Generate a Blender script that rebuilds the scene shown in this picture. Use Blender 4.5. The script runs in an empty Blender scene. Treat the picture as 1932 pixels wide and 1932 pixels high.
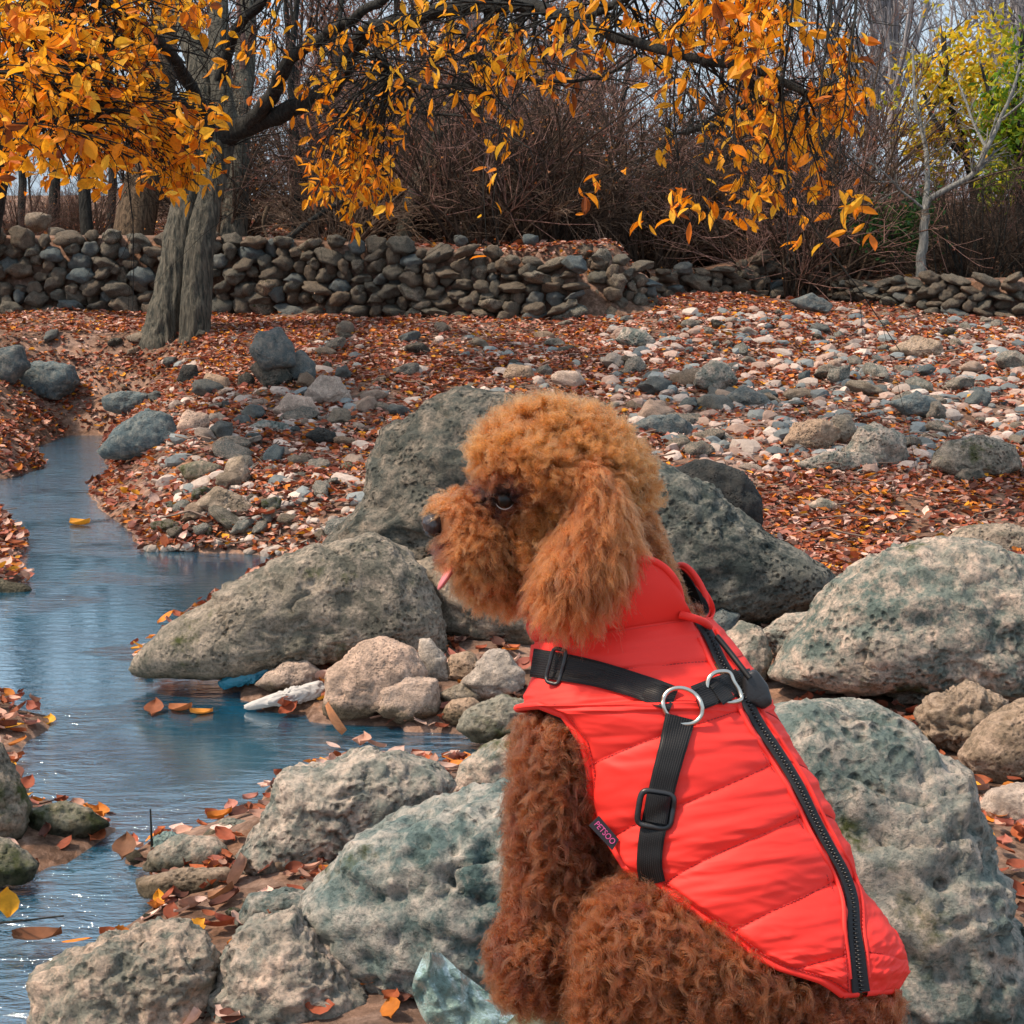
import bpy, bmesh, math, random
import numpy as np
from mathutils import Vector, Matrix
from mathutils.bvhtree import BVHTree
SC = bpy.context.scene
COL = SC.collection
rng = np.random.default_rng(7)
random.seed(7)
# ------------------------------------------------------------------ camera, world, sun
F = 3000.0; W = 1932.0                       # focal length and frame in photograph-view pixels
CAM = np.array([0.0, 0.0, 1.65]); PITCH = math.atan(486 / F)
cd = bpy.data.cameras.new('camera'); cam = bpy.data.objects.new('camera', cd); COL.objects.link(cam)
cam.location = CAM; cam.rotation_euler = (math.pi / 2 - PITCH, 0, 0)
cd.sensor_width = 36; cd.lens = 36 * F / W; cd.clip_start = 0.05; cd.clip_end = 1000
SC.camera = cam
SUN_EL, SUN_AZ = math.radians(57), math.radians(-102)     # azimuth measured from +Y (view direction) towards +X
wd = bpy.data.worlds.new('World'); SC.world = wd; wd.use_nodes = True
wn = wd.node_tree.nodes; bg = wn['Background']
sky = wn.new('ShaderNodeTexSky'); sky.sky_type = 'NISHITA'; sky.sun_disc = False
sky.sun_elevation = SUN_EL; sky.sun_rotation = SUN_AZ
sky.dust_density = 5.0; sky.air_density = 1.1; sky.ozone_density = 1.0
# thin bright cloud cover over the blue
_l = wd.node_tree.links; _tc = wn.new('ShaderNodeTexCoord'); _nz = wn.new('ShaderNodeTexNoise'); _nz.inputs['Scale'].default_value = 2.2; _nz.inputs['Detail'].default_value = 5; _l.new(_tc.outputs['Generated'], _nz.inputs['Vector'])
_mr = wn.new('ShaderNodeMapRange'); _l.new(_nz.outputs['Fac'], _mr.inputs[0]); _mr.inputs[1].default_value = .35; _mr.inputs[2].default_value = .65; _mr.inputs[3].default_value = .50; _mr.inputs[4].default_value = .88
_mx = wn.new('ShaderNodeMixRGB'); _l.new(_mr.outputs[0], _mx.inputs[0]); _l.new(sky.outputs[0], _mx.inputs[1]); _mx.inputs[2].default_value = (7.2, 8.9, 10.6, 1)
_l.new(_mx.outputs[0], bg.inputs[0]); bg.inputs[1].default_value = 0.064
sl = bpy.data.lights.new('sun', 'SUN'); so = bpy.data.objects.new('sun', sl); COL.objects.link(so)
sl.energy = 3.1; sl.angle = math.radians(6); sl.color = (1.0, 0.82, 0.64)
sdir = Vector((math.cos(SUN_EL) * math.sin(SUN_AZ), math.cos(SUN_EL) * math.cos(SUN_AZ), math.sin(SUN_EL)))
so.rotation_euler = sdir.to_track_quat('Z', 'Y').to_euler(); so.location = (0, 0, 30)
SC.view_settings.view_transform = 'Standard'; SC.view_settings.look = 'None'
SC.view_settings.exposure = 0.98; SC.view_settings.gamma = 1.0; SC.view_settings.use_curve_mapping = False
SC.cycles.max_bounces = 6; SC.cycles.transparent_max_bounces = 8; SC.cycles.use_denoising = True
# ------------------------------------------------------------------ view geometry
FW = np.array([0, math.cos(PITCH), -math.sin(PITCH)]); RT = np.array([1.0, 0, 0]); UP = np.array([0, math.sin(PITCH), math.cos(PITCH)])
def P(u, v, d):
    u = np.asarray(u, float); v = np.asarray(v, float); d = np.asarray(d, float)
    return CAM + d[..., None] * (FW + ((u - W / 2) / F)[..., None] * RT + ((W / 2 - v) / F)[..., None] * UP)
def proj(p):
    q = np.asarray(p) - CAM; d = q @ FW
    return W / 2 + F * (q @ RT) / d, W / 2 - F * (q @ UP) / d, d
# ------------------------------------------------------------------ noise
_pr = np.random.default_rng(11); PERM = _pr.permutation(256).astype(np.int64); PERM = np.concatenate([PERM, PERM, PERM])
GR = _pr.normal(size=(256, 3)); GR /= np.linalg.norm(GR, axis=1)[:, None]; RV = _pr.random((256, 3))
def _h(i, j, k): return PERM[PERM[PERM[i & 255] + (j & 255)] + (k & 255)]
def perlin(p):
    i = np.floor(p).astype(np.int64); f = p - i; w = f * f * f * (f * (f * 6 - 15) + 10); r = np.zeros(len(p))
    for a in (0, 1):
        for b in (0, 1):
            for c in (0, 1):
                g = GR[_h(i[:, 0] + a, i[:, 1] + b, i[:, 2] + c)]
                r += ((f - (a, b, c)) * g).sum(1) * (w[:, 0] if a else 1 - w[:, 0]) * (w[:, 1] if b else 1 - w[:, 1]) * (w[:, 2] if c else 1 - w[:, 2])
    return r * 1.6
def fbm(p, o=4, g=0.5):
    r = 0; a = 1
    for k in range(o): r = r + a * perlin(p + 17.3 * k); p = p * 2.03; a *= g
    return r
def ridged(p, o=3):
    r = 0; a = 1
    for k in range(o): r = r + a * (1 - 2 * np.abs(perlin(p + 9.1 * k))); p = p * 2.1; a *= 0.5
    return r
def worley(p):
    i = np.floor(p).astype(np.int64); best = np.full(len(p), 9.0)
    for a in (-1, 0, 1):
        for b in (-1, 0, 1):
            for c in (-1, 0, 1):
                q = i + (a, b, c); d = q + RV[_h(q[:, 0], q[:, 1], q[:, 2])] - p
                best = np.minimum(best, (d * d).sum(1))
    return np.sqrt(best)
def sstep(a, b, x): t = np.clip((x - a) / (b - a), 0, 1); return t * t * (3 - 2 * t)
# ------------------------------------------------------------------ object helpers
ORI = {}
def tag(o, label=None, cat=None, group=None, kind=None):
    if label: o['label'] = label
    if cat: o['category'] = cat
    if group: o['group'] = group
    if kind: o['kind'] = kind
    return o
def mkmesh(name, V, Fc, mats=(), smooth=True, col=None, uv=None):
    me = bpy.data.meshes.new(name); V = np.asarray(V, np.float32)
    if isinstance(Fc, np.ndarray):
        n, k = Fc.shape
        me.vertices.add(len(V)); me.vertices.foreach_set('co', V.ravel())
        me.loops.add(n * k); me.loops.foreach_set('vertex_index', Fc.ravel().astype(np.int32))
        me.polygons.add(n); me.polygons.foreach_set('loop_start', np.arange(0, n * k, k, dtype=np.int32))
        me.update(calc_edges=True)
    else: me.from_pydata([tuple(v) for v in V], [], [tuple(f) for f in Fc])
    me.polygons.foreach_set('use_smooth', [smooth] * len(me.polygons))
    if col is not None:
        a = me.color_attributes.new('tint', 'FLOAT_COLOR', 'POINT'); c = np.ones((len(V), 4), np.float32); c[:, :3] = col; a.data.foreach_set('color', c.ravel())
    if uv is not None:
        l = me.uv_layers.new(name='UVMap'); vi = np.empty(len(me.loops), np.int32); me.loops.foreach_get('vertex_index', vi)
        l.data.foreach_set('uv', np.asarray(uv, np.float32)[vi].ravel())
    for m in (mats if isinstance(mats, (list, tuple)) else [mats]): me.materials.append(m)
    me.validate(); return me
def empty(name, loc):
    o = bpy.data.objects.new(name, None); COL.objects.link(o); o.location = loc; o.empty_display_size = 0.05; ORI[o.name] = np.array(loc, float); return o
def put(name, V, Fc, mats, parent=None, origin=None, **kw):
    """one mesh object from world-space vertices"""
    V = np.asarray(V, float)
    if origin is None: origin = ORI[parent.name] if parent else np.array([V[:, 0].mean(), V[:, 1].mean(), V[:, 2].min()])
    me = mkmesh(name, V - origin, Fc, mats, **kw); o = bpy.data.objects.new(name, me); COL.objects.link(o); ORI[o.name] = np.array(origin, float)
    if parent: o.parent = parent; o.location = np.array(origin) - ORI[parent.name]
    else: o.location = origin
    return o
def tube(Pt, R, sides=8, closed=False):
    Pt = np.asarray(Pt, float); n = len(Pt); R = np.broadcast_to(np.asarray(R, float), (n,))
    T = (np.roll(Pt, -1, 0) - np.roll(Pt, 1, 0)) if closed else np.gradient(Pt, axis=0); T /= np.linalg.norm(T, axis=1)[:, None] + 1e-12
    N = np.zeros((n, 3)); a = np.array([0, 0, 1.0]) if abs(T[0, 2]) < .9 else np.array([1.0, 0, 0]); N[0] = np.cross(T[0], a)
    for i in range(1, n): N[i] = N[i - 1] - T[i] * (N[i - 1] @ T[i])
    N /= np.linalg.norm(N, axis=1)[:, None] + 1e-12; B = np.cross(T, N); an = np.arange(sides) * 2 * math.pi / sides
    V = (Pt[:, None] + R[:, None, None] * (np.cos(an)[None, :, None] * N[:, None] + np.sin(an)[None, :, None] * B[:, None])).reshape(-1, 3)
    m = n if closed else n - 1; i = np.arange(m)[:, None]; j = np.arange(sides)[None]; i2 = (i + 1) % n; j2 = (j + 1) % sides
    Q = np.stack([i * sides + j, i * sides + j2, i2 * sides + j2, i2 * sides + j], -1).reshape(-1, 4)
    return V, Q
def tubes(PP, RR, sides=3):
    """many polylines (N,K,3) at once"""
    N, K, _ = PP.shape; T = np.gradient(PP, axis=1); T /= np.linalg.norm(T, axis=2)[..., None] + 1e-9
    a = np.where(np.abs(T[..., 2:3]) < .8, [[[0, 0, 1.0]]], [[[1.0, 0, 0]]]); A = np.cross(T, a); A /= np.linalg.norm(A, axis=2)[..., None] + 1e-9; B = np.cross(T, A)
    an = np.arange(sides) * 2 * math.pi / sides
    V = PP[:, :, None] + RR[:, :, None, None] * (np.cos(an)[:, None] * A[:, :, None] + np.sin(an)[:, None] * B[:, :, None])
    n = np.arange(N)[:, None, None] * K * sides; i = np.arange(K - 1)[None, :, None] * sides; j = np.arange(sides)[None, None]; j2 = (j + 1) % sides
    Q = np.stack([n + i + j, n + i + j2, n + i + sides + j2, n + i + sides + j], -1).reshape(-1, 4)
    return V.reshape(-1, 3), Q
def join(L):
    V = []; Q = []; o = 0
    for v, q in L: V.append(v); Q.append(q + o); o += len(v)
    return np.concatenate(V), np.concatenate(Q)
def spline(pts, n):
    pts = np.asarray(pts, float); m = len(pts); t = np.concatenate([[0], np.cumsum(np.linalg.norm(np.diff(pts, axis=0), axis=1))]); t /= t[-1]
    x = np.linspace(0, 1, n); k = np.clip(np.searchsorted(t, x, 'right') - 1, 0, m - 2); h = (x - t[k]) / (t[k + 1] - t[k])
    M = np.gradient(pts, t, axis=0); dt = (t[k + 1] - t[k])[:, None]; h = h[:, None]
    return (2*h**3-3*h**2+1)*pts[k] + (h**3-2*h**2+h)*dt*M[k] + (-2*h**3+3*h**2)*pts[k+1] + (h**3-h**2)*dt*M[k+1]
def rand_rot(n, tilt=None):
    """random rotations; tilt = maximal lean of the local z axis (radians)"""
    if tilt is None:
        q = rng.normal(size=(n, 4)); q /= np.linalg.norm(q, axis=1)[:, None]; w, x, y, z = q.T
        return np.stack([1-2*(y*y+z*z), 2*(x*y-z*w), 2*(x*z+y*w), 2*(x*y+z*w), 1-2*(x*x+z*z), 2*(y*z-x*w), 2*(x*z-y*w), 2*(y*z+x*w), 1-2*(x*x+y*y)], -1).reshape(n, 3, 3)
    a = rng.random(n) * 2 * math.pi; b = rng.random(n) * 2 * math.pi; t = rng.random(n) * tilt
    c, s = np.cos(a), np.sin(a); Z = np.zeros(n); O = np.ones(n)
    Rz = np.stack([c, -s, Z, s, c, Z, Z, Z, O], -1).reshape(n, 3, 3)
    k = np.stack([np.cos(b), np.sin(b), Z], -1); K = np.stack([Z, -k[:, 2], k[:, 1], k[:, 2], Z, -k[:, 0], -k[:, 1], k[:, 0], Z], -1).reshape(n, 3, 3)
    Rt = np.eye(3) + np.sin(t)[:, None, None] * K + (1 - np.cos(t))[:, None, None] * (K @ K)
    return Rt @ Rz
def scatter(bv, bf, pos, rot, sc):
    n = len(pos); m = len(bv); sc = np.asarray(sc, float); sc = sc[:, None] * np.ones((1, 3)) if sc.ndim == 1 else sc
    V = np.einsum('nij,nmj->nmi', rot, bv[None] * sc[:, None]) + pos[:, None]
    return V.reshape(-1, 3), (bf[None] + np.arange(n)[:, None, None] * m).reshape(-1, bf.shape[1])
_ico = {}
def ico(n):
    if n not in _ico:
        bm = bmesh.new(); bmesh.ops.create_icosphere(bm, subdivisions=n, radius=1)
        _ico[n] = (np.array([v.co[:] for v in bm.verts]), np.array([[v.index for v in f.verts] for f in bm.faces])); bm.free()
    return _ico[n]
# ------------------------------------------------------------------ materials
class Mt:
    def __init__(s, name):
        s.m = bpy.data.materials.new(name); s.m.use_nodes = True; s.t = s.m.node_tree; s.b = s.t.nodes['Principled BSDF']; s.out = s.t.nodes['Material Output']
    def n(s, ty, **kw):
        x = s.t.nodes.new('ShaderNode' + ty)
        for k, v in kw.items():
            if k in x.inputs: s.set(x.inputs[k], v)
            else: setattr(x, k, v)
        return x
    def set(s, sock, v):
        if hasattr(v, 'is_output'): s.t.links.new(v, sock)
        else: sock.default_value = (*v, 1) if isinstance(v, tuple) and len(v) == 3 and sock.type == 'RGBA' else v
    def co(s): return s.n('TexCoord').outputs['Object']
    def noise(s, sc, det=6, rough=.6, vec=None, dist=0.0):
        x = s.n('TexNoise', Scale=sc, Detail=det, Roughness=rough, Distortion=dist); s.t.links.new(vec or s.co(), x.inputs['Vector']); return x.outputs['Fac']
    def ramp(s, fac, stops):
        r = s.n('ValToRGB'); e = r.color_ramp.elements
        while len(e) < len(stops): e.new(.5)
        for k, (p, c) in enumerate(stops): e[k].position = p; e[k].color = (*c, 1)
        s.t.links.new(fac, r.inputs[0]); return r.outputs[0]
    def mix(s, fac, a, b, mode='MIX'):
        x = s.n('MixRGB', blend_type=mode); s.set(x.inputs[0], fac); s.set(x.inputs[1], a); s.set(x.inputs[2], b); return x.outputs[0]
    def bump(s, h, st, dist=.01, prev=None):
        x = s.n('Bump', Strength=st, Distance=dist); s.t.links.new(h, x.inputs['Height'])
        if prev: s.t.links.new(prev, x.inputs['Normal'])
        return x.outputs[0]
    def P(s, **kw):
        for k, v in kw.items(): s.set(s.b.inputs[k.replace('_', ' ')], v)
        return s.m
def rockmat(name, cools, warms, dark, sc=1.0, pitsc=60, pit=.6, moss=0.0, warmth=.5):
    m = Mt(name); c = m.co(); oi = m.n('ObjectInfo'); ad = m.n('VectorMath', operation='ADD'); m.t.links.new(c, ad.inputs[0]); ml = m.n('VectorMath', operation='SCALE'); ml.inputs['Scale'].default_value = 9.0
    cx = m.n('CombineXYZ'); m.t.links.new(oi.outputs['Random'], cx.inputs[0]); m.t.links.new(oi.outputs['Random'], cx.inputs[1]); m.t.links.new(cx.outputs[0], ml.inputs[0]); m.t.links.new(ml.outputs[0], ad.inputs[1]); v = ad.outputs[0]
    big = m.noise(2.2 * sc, 7, .62, v); med = m.noise(14 * sc, 8, .7, v); fin = m.noise(70 * sc, 6, .75, v)
    base = m.ramp(big, [(.30, cools[0]), (.52, cools[1]), (.72, warms[0])])
    wf = m.ramp(med, [(.5 - .12 * warmth, (0, 0, 0)), (.68, (1, 1, 1))]); base = m.mix(wf, base, warms[1])
    spk = m.ramp(fin, [(.34, dark), (.5, (1, 1, 1)), (.66, (1.35, 1.28, 1.22))]); base = m.mix(.85, base, spk, 'MULTIPLY')
    vo = m.n('TexVoronoi', Scale=pitsc * sc * .9, feature='SMOOTH_F1'); m.t.links.new(v, vo.inputs['Vector']); pm = m.n('MapRange'); m.t.links.new(vo.outputs['Distance'], pm.inputs[0]); pm.inputs[1].default_value = .12; pm.inputs[2].default_value = .42
    msk = m.n('Math', operation='MULTIPLY'); m.t.links.new(m.ramp(m.noise(5 * sc, 4, .6, v), [(.45, (0, 0, 0)), (.6, (1, 1, 1))]), msk.inputs[0]); msk.inputs[1].default_value = 1.0
    hp = m.n('Mix', data_type='FLOAT'); m.t.links.new(msk.outputs[0], hp.inputs[0]); hp.inputs[2].default_value = .8; m.t.links.new(pm.outputs[0], hp.inputs[3])
    base = m.mix(1.0, base, m.ramp(oi.outputs['Random'], [(.0, (.90, .98, .98)), (.35, (1.02, 1.02, .98)), (.7, (1.14, 1.02, .91)), (1.0, (.9, .92, .9))]), 'MULTIPLY')
    if moss:
        mf = m.ramp(m.noise(3.0 * sc, 6, .7, v), [(.62 - moss * .2, (0, 0, 0)), (.70 - moss * .15, (1, 1, 1))]); base = m.mix(mf, base, m.mix(fin, (.030, .040, .012), (.075, .085, .02)))
    base = m.mix(m.ramp(hp.outputs[0], [(.05, (.8, .8, .8)), (.6, (0, 0, 0))]), base, tuple(x * .45 for x in cools[0])); ge = m.n('NewGeometry'); sz = m.n('SeparateXYZ'); m.t.links.new(ge.outputs['Position'], sz.inputs[0]); wz = m.n('Math', operation='MULTIPLY_ADD'); m.t.links.new(med, wz.inputs[0]); wz.inputs[1].default_value = -.12; m.t.links.new(sz.outputs['Z'], wz.inputs[2]); wetf = m.ramp(wz.outputs[0], [(.0, (1, 1, 1)), (.03, (0, 0, 0))]); base = m.mix(wetf, base, m.mix(1.0, base, (.30, .31, .27), 'MULTIPLY'))
    nrm = m.bump(med, .8, .03); nrm = m.bump(hp.outputs[0], pit, .022, nrm); nrm = m.bump(fin, .7, .008, nrm)
    return m.P(Base_Color=base, Roughness=.88, Specular_IOR_Level=.25, Normal=nrm)
M = {}
M['lime'] = rockmat('pale_limestone', ((.075, .10, .095), (.17, .185, .17)), ((.36, .30, .255), (.55, .44, .375)), (.34, .38, .37), 1.0, 55, .9)
M['pit'] = rockmat('pitted_limestone', ((.06, .10, .098), (.145, .18, .172)), ((.33, .28, .245), (.52, .425, .37)), (.22, .30, .30), 1.0, 42, 1.0, 0.12)
M['grey'] = rockmat('grey_rock', ((.022, .030, .029), (.065, .072, .066)), ((.15, .135, .115), (.25, .215, .18)), (.30, .33, .33), 1.0, 50, 1.0)
M['dark'] = rockmat('dark_rock', ((.012, .015, .017), (.025, .03, .032)), ((.05, .05, .048), (.06, .058, .055)), (.5, .5, .5), 1.2, 60, .7)
M['slate'] = rockmat('blue_grey_rock', ((.05, .068, .078), (.095, .125, .14)), ((.16, .18, .18), (.24, .235, .22)), (.55, .58, .6), 1.5, 70, .5)
M['pink'] = rockmat('pinkish_rock', ((.24, .20, .175), (.38, .30, .255)), ((.48, .37, .31), (.60, .47, .40)), (.55, .52, .5), 1.4, 70, .5)
M['tan'] = rockmat('tan_rock', ((.14, .115, .085), (.24, .19, .145)), ((.35, .27, .21), (.46, .36, .29)), (.5, .48, .45), 1.2, 60, .7)
M['mossy'] = rockmat('mossy_rock', ((.07, .08, .065), (.15, .155, .13)), ((.25, .22, .18), (.33, .28, .23)), (.4, .42, .4), 1.0, 50, .8, .75)
M['boulder'] = rockmat('tan_grey_boulder', ((.05, .055, .046), (.13, .125, .105)), ((.27, .23, .19), (.42, .35, .29)), (.32, .33, .31), 1.0, 55, .8, .2)
M['wall'] = rockmat('wall_stone', ((.045, .048, .042), (.10, .095, .08)), ((.19, .155, .12), (.32, .26, .21)), (.45, .45, .45), 1.6, 40, .7)
def attrmat(name, trans=.35, rough=.6, hue=0):
    m = Mt(name); a = m.n('Attribute', attribute_name='tint'); c = a.outputs['Color']
    c = m.mix(.5, c, m.ramp(m.noise(60, 3), [(.3, (.6, .6, .6)), (.7, (1.3, 1.3, 1.3))]), 'MULTIPLY')
    m.P(Base_Color=c, Roughness=rough, Specular_IOR_Level=.3); t = m.n('BsdfTranslucent'); m.t.links.new(c, t.inputs[0]); x = m.n('MixShader'); x.inputs[0].default_value = trans
    m.t.links.new(m.b.outputs[0], x.inputs[1]); m.t.links.new(t.outputs[0], x.inputs[2]); m.t.links.new(x.outputs[0], m.out.inputs[0]); return m.m
M['leaf'] = attrmat('autumn_leaf', .45); M['litter'] = attrmat('fallen_leaf', .15, .7)
def bark(name, c1, c2, rnd=.3):
    m = Mt(name); mp = m.n('Mapping'); m.t.links.new(m.co(), mp.inputs[0]); mp.inputs['Scale'].default_value = (1, 1, .18); h = m.noise(34, 6, .65, mp.outputs[0], .3)
    oi = m.n('ObjectInfo'); c = m.ramp(h, [(.36, c1), (.62, c2)]); g = m.n('Hue/Saturation') if False else m.n('HueSaturation'); m.t.links.new(c, g.inputs['Color'])
    mr = m.n('MapRange'); m.t.links.new(oi.outputs['Random'], mr.inputs[0]); mr.inputs[3].default_value = 1 - rnd; mr.inputs[4].default_value = 1 + rnd; m.t.links.new(mr.outputs[0], g.inputs['Value'])
    return m.P(Base_Color=g.outputs[0], Roughness=.9, Specular_IOR_Level=.2, Normal=m.bump(h, 1.0, .06))
M['bark'] = bark('furrowed_bark', (.030, .034, .030), (.15, .135, .105), .15); M['bark_dk'] = bark('dark_bark', (.012, .013, .013), (.05, .048, .042))
M['bark_br'] = bark('brown_bark', (.035, .026, .018), (.16, .11, .07), .1)
M['bark_pl'] = bark('pale_bark', (.13, .135, .13), (.34, .33, .30), .1); M['twig_rd'] = bark('reddish_twig', (.13, .07, .058), (.32, .19, .155), .45)
M['twig_dk'] = bark('dark_twig', (.035, .025, .02), (.125, .085, .06), .5); M['twig_br'] = bark('brown_twig', (.085, .058, .042), (.23, .16, .115), .4); M['twig_gr'] = bark('grey_twig', (.17, .16, .165), (.40, .38, .39), .3)
def simple(name, c, rough=.5, bumpsc=None, **kw):
    m = Mt(name); n = m.noise(bumpsc or 40, 4); col = m.mix(n, tuple(x * .8 for x in c), tuple(min(1, x * 1.2) for x in c)); k = dict(Base_Color=col, Roughness=rough)
    if bumpsc: k['Normal'] = m.bump(n, .25, .002)
    k.update(kw); return m.P(**k)
# ------------------------------------------------------------------ terrain
RIV = np.array([(205,822),(130,820),(60,848),(88,880),(20,903),(-200,903),(-200,975),(10,975),(52,1020),(30,1075),(60,1100),(-200,1140),(-200,1315),(0,1322),(95,1350),(100,1385),(30,1410),(60,1500),(230,1560),(90,1650),(-200,1670),(-200,2250),(60,2250),(70,1900),(120,1800),(250,1750),(300,1700),(260,1640),(210,1615),(280,1590),(380,1560),(480,1520),(530,1465),(620,1440),(760,1440),(900,1440),(930,1390),(760,1378),(600,1365),(480,1335),(440,1300),(400,1265),(260,1270),(250,1240),(330,1180),(480,1100),(550,1062),(480,1045),(270,1040),(240,1000),(190,960),(165,930),(212,895),(188,850)], float)
def ray_z(u, v, z=0.0):
    D = FW + ((np.asarray(u, float) - W/2)/F)[..., None]*RT + ((W/2 - np.asarray(v, float))/F)[..., None]*UP
    return CAM + D * ((z - CAM[2]) / D[..., 2])[..., None]
RW = ray_z(RIV[:, 0], RIV[:, 1])[:, :2]
def sdf_poly(p, poly):
    d = np.full(len(p), 1e9); ins = np.zeros(len(p), bool); n = len(poly)
    for k in range(n):
        a = poly[k]; b = poly[(k + 1) % n]; e = b - a; w = p - a; t = np.clip((w @ e) / (e @ e + 1e-12), 0, 1); q = w - t[:, None] * e; d = np.minimum(d, (q * q).sum(1))
        c = (a[1] <= p[:, 1]) != (b[1] <= p[:, 1]); x = a[0] + (p[:, 1] - a[1]) / (b[1] - a[1] + 1e-12) * e[0]; ins ^= c & (p[:, 0] < x)
    return np.where(ins, -1, 1) * np.sqrt(d)
WALLY = lambda x: np.interp(x, [-8, -5.6, -2.8, -1.5, 0, .7, 1.25], [17.6, 17.4, 17.3, 17.0, 16.6, 16.25, 16.3])
def terr(x, y, detail=True):
    x = np.asarray(x, float); y = np.asarray(y, float)
    b = np.interp(y, [-10, 5, 8, 10, 12.5, 15, 16.6], [.10, .10, .15, .35, .62, .86, .99])
    left = b + sstep(WALLY(x) + .05, WALLY(x) + .3, y) * (1.72 - .99) * np.ones_like(b)
    left = np.where(y > 17, np.interp(y, [17, 19, 24, 40, 60, 220], [1.70, 1.74, 1.95, 2.7, 3.8, 7.0]) * sstep(WALLY(x) + .05, WALLY(x) + .3, y) + (1 - sstep(WALLY(x) + .05, WALLY(x) + .3, y)) * 1.02, left)
    right = np.where(y > 16.6, np.interp(y, [16.6, 18, 20, 24, 40, 60, 220], [.99, 1.12, 1.40, 1.70, 2.5, 3.4, 6.5]), b)
    w = sstep(1.0, 1.6, x); z = left * (1 - w) + right * w
    z += .22 * np.exp(-((x - 2.2) / 1.0) ** 2 - ((y - 16.4) / 1.6) ** 2)          # rubble spill below the gap in the wall
    sd = sdf_poly(np.stack([x, y], -1).reshape(-1, 2), RW).reshape(x.shape)
    bank = np.clip((sd - .02) / (.30 + z * .75), 0, 1) ** .8; z = np.where(sd > 0, .012 + (z - .012) * bank, -.03 - .24 * sstep(0, .5, -sd))
    if detail:
        q = np.stack([x, y, 0 * x], -1).reshape(-1, 3); a = np.clip(sd / .4, 0, 1)
        z = z + (a * (.05 * fbm(q * .9, 3).reshape(x.shape) + .018 * fbm(q * 5 + 3, 3).reshape(x.shape)))
    return z
ny, nx = 420, 300
gy = np.concatenate([np.linspace(-8, 1.5, 20), 1.5 + (np.linspace(0, 1, ny - 20)[1:] ** 2.2) * 218]); ny = len(gy)
tx = np.linspace(-1, 1, nx); tx = np.sign(tx) * np.abs(tx) ** 1.15
GX = tx[None] * (np.abs(gy)[:, None] * .62 + 4.5); GY = gy[:, None] * np.ones((1, nx)); GZ = terr(GX, GY)
i = np.arange(ny - 1)[:, None] * nx + np.arange(nx - 1)[None]
gm = Mt('earth_with_leaf_crumbs'); n1 = gm.noise(1.3, 8, .65); n2 = gm.noise(22, 8, .75); vo = gm.n('TexVoronoi', Scale=16.0); gm.t.links.new(gm.co(), vo.inputs['Vector'])
gc = gm.ramp(n2, [(.32, (.05, .035, .026)), (.5, (.15, .095, .068)), (.68, (.30, .21, .165))]); gc = gm.mix(gm.ramp(n1, [(.45, (0, 0, 0)), (.62, (1, 1, 1))]), gc, gm.ramp(n2, [(.35, (.16, .11, .09)), (.65, (.37, .27, .22))]))
gc = gm.mix(.55, gc, gm.ramp(vo.outputs['Color'], [(.1, (.5, .35, .25)), (.5, (1, .9, .85)), (.9, (1.5, 1.1, .8))]), 'MULTIPLY')
gmat = gm.P(Base_Color=gc, Roughness=.95, Specular_IOR_Level=.15, Normal=gm.bump(n2, .7, .03))
g = put('ground', np.stack([GX, GY, GZ], -1).reshape(-1, 3), np.stack([i, i + 1, i + nx + 1, i + nx], -1).reshape(-1, 4), gmat, origin=(0, 0, 0)); tag(g, 'leaf strewn earth bank rising from the stream to the walls', kind='structure')
def ground(u, v):
    """points of the terrain met by the view rays through pixels"""
    u = np.atleast_1d(np.asarray(u, float)); v = np.atleast_1d(np.asarray(v, float)); ds = np.geomspace(2.2, 60, 420)
    q = P(np.repeat(u, 420), np.repeat(v, 420), np.tile(ds, len(u))); z = terr(q[:, 0], q[:, 1], False); below = (q[:, 2] < z).reshape(len(u), 420)
    k = np.where(below.any(1), below.argmax(1), 419); q = q.reshape(len(u), 420, 3)[np.arange(len(u)), k]; q[:, 2] = terr(q[:, 0], q[:, 1]); return q
# ------------------------------------------------------------------ water
wm = Mt('stream_water'); mp = wm.n('Mapping'); wm.t.links.new(wm.co(), mp.inputs[0]); mp.inputs['Scale'].default_value = (.8, 2.4, 1); wa = wm.noise(9, 5, .6, mp.outputs[0], .6); wb = wm.noise(38, 3, .5, mp.outputs[0])
wsx = wm.n('SeparateXYZ'); wm.t.links.new(wm.co(), wsx.inputs[0]); wdv = wm.n('Math', operation='MULTIPLY_ADD'); wm.t.links.new(wsx.outputs['Y'], wdv.inputs[0]); wdv.inputs[1].default_value = 1 / 15; wm.t.links.new(wm.noise(1.1, 2, .5), wdv.inputs[2])
wsb = wm.n('Math', operation='SUBTRACT'); wm.t.links.new(wdv.outputs[0], wsb.inputs[0]); wsb.inputs[1].default_value = .5
wst = wm.ramp(wsb.outputs[0], [(.29, (.017,) * 3), (.37, (.0022,) * 3), (.57, (.0018,) * 3), (.68, (.013,) * 3)]); nr = wm.bump(wa, 1.0, .06); wm.t.links.new(wst, nr.node.inputs['Distance']); nr = wm.bump(wb, .07, .005, nr)
wm.P(Base_Color=wm.ramp(wm.noise(1.6, 4), [(.35, (.002, .060, .12)), (.7, (.006, .13, .22))]), Roughness=.05, IOR=1.33, Transmission_Weight=.45, Normal=nr)
wg = wm.n('BsdfGlossy', Roughness=.085, Color=(.90, .97, 1.0)); wm.t.links.new(nr, wg.inputs['Normal']); wf = wm.n('Fresnel', IOR=4.0); wm.t.links.new(nr, wf.inputs['Normal']); wx = wm.n('MixShader')
wm.t.links.new(wf.outputs[0], wx.inputs[0]); wm.t.links.new(wm.b.outputs[0], wx.inputs[1]); wm.t.links.new(wg.outputs[0], wx.inputs[2]); wm.t.links.new(wx.outputs[0], wm.out.inputs[0]); wmat = wm.m
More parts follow.
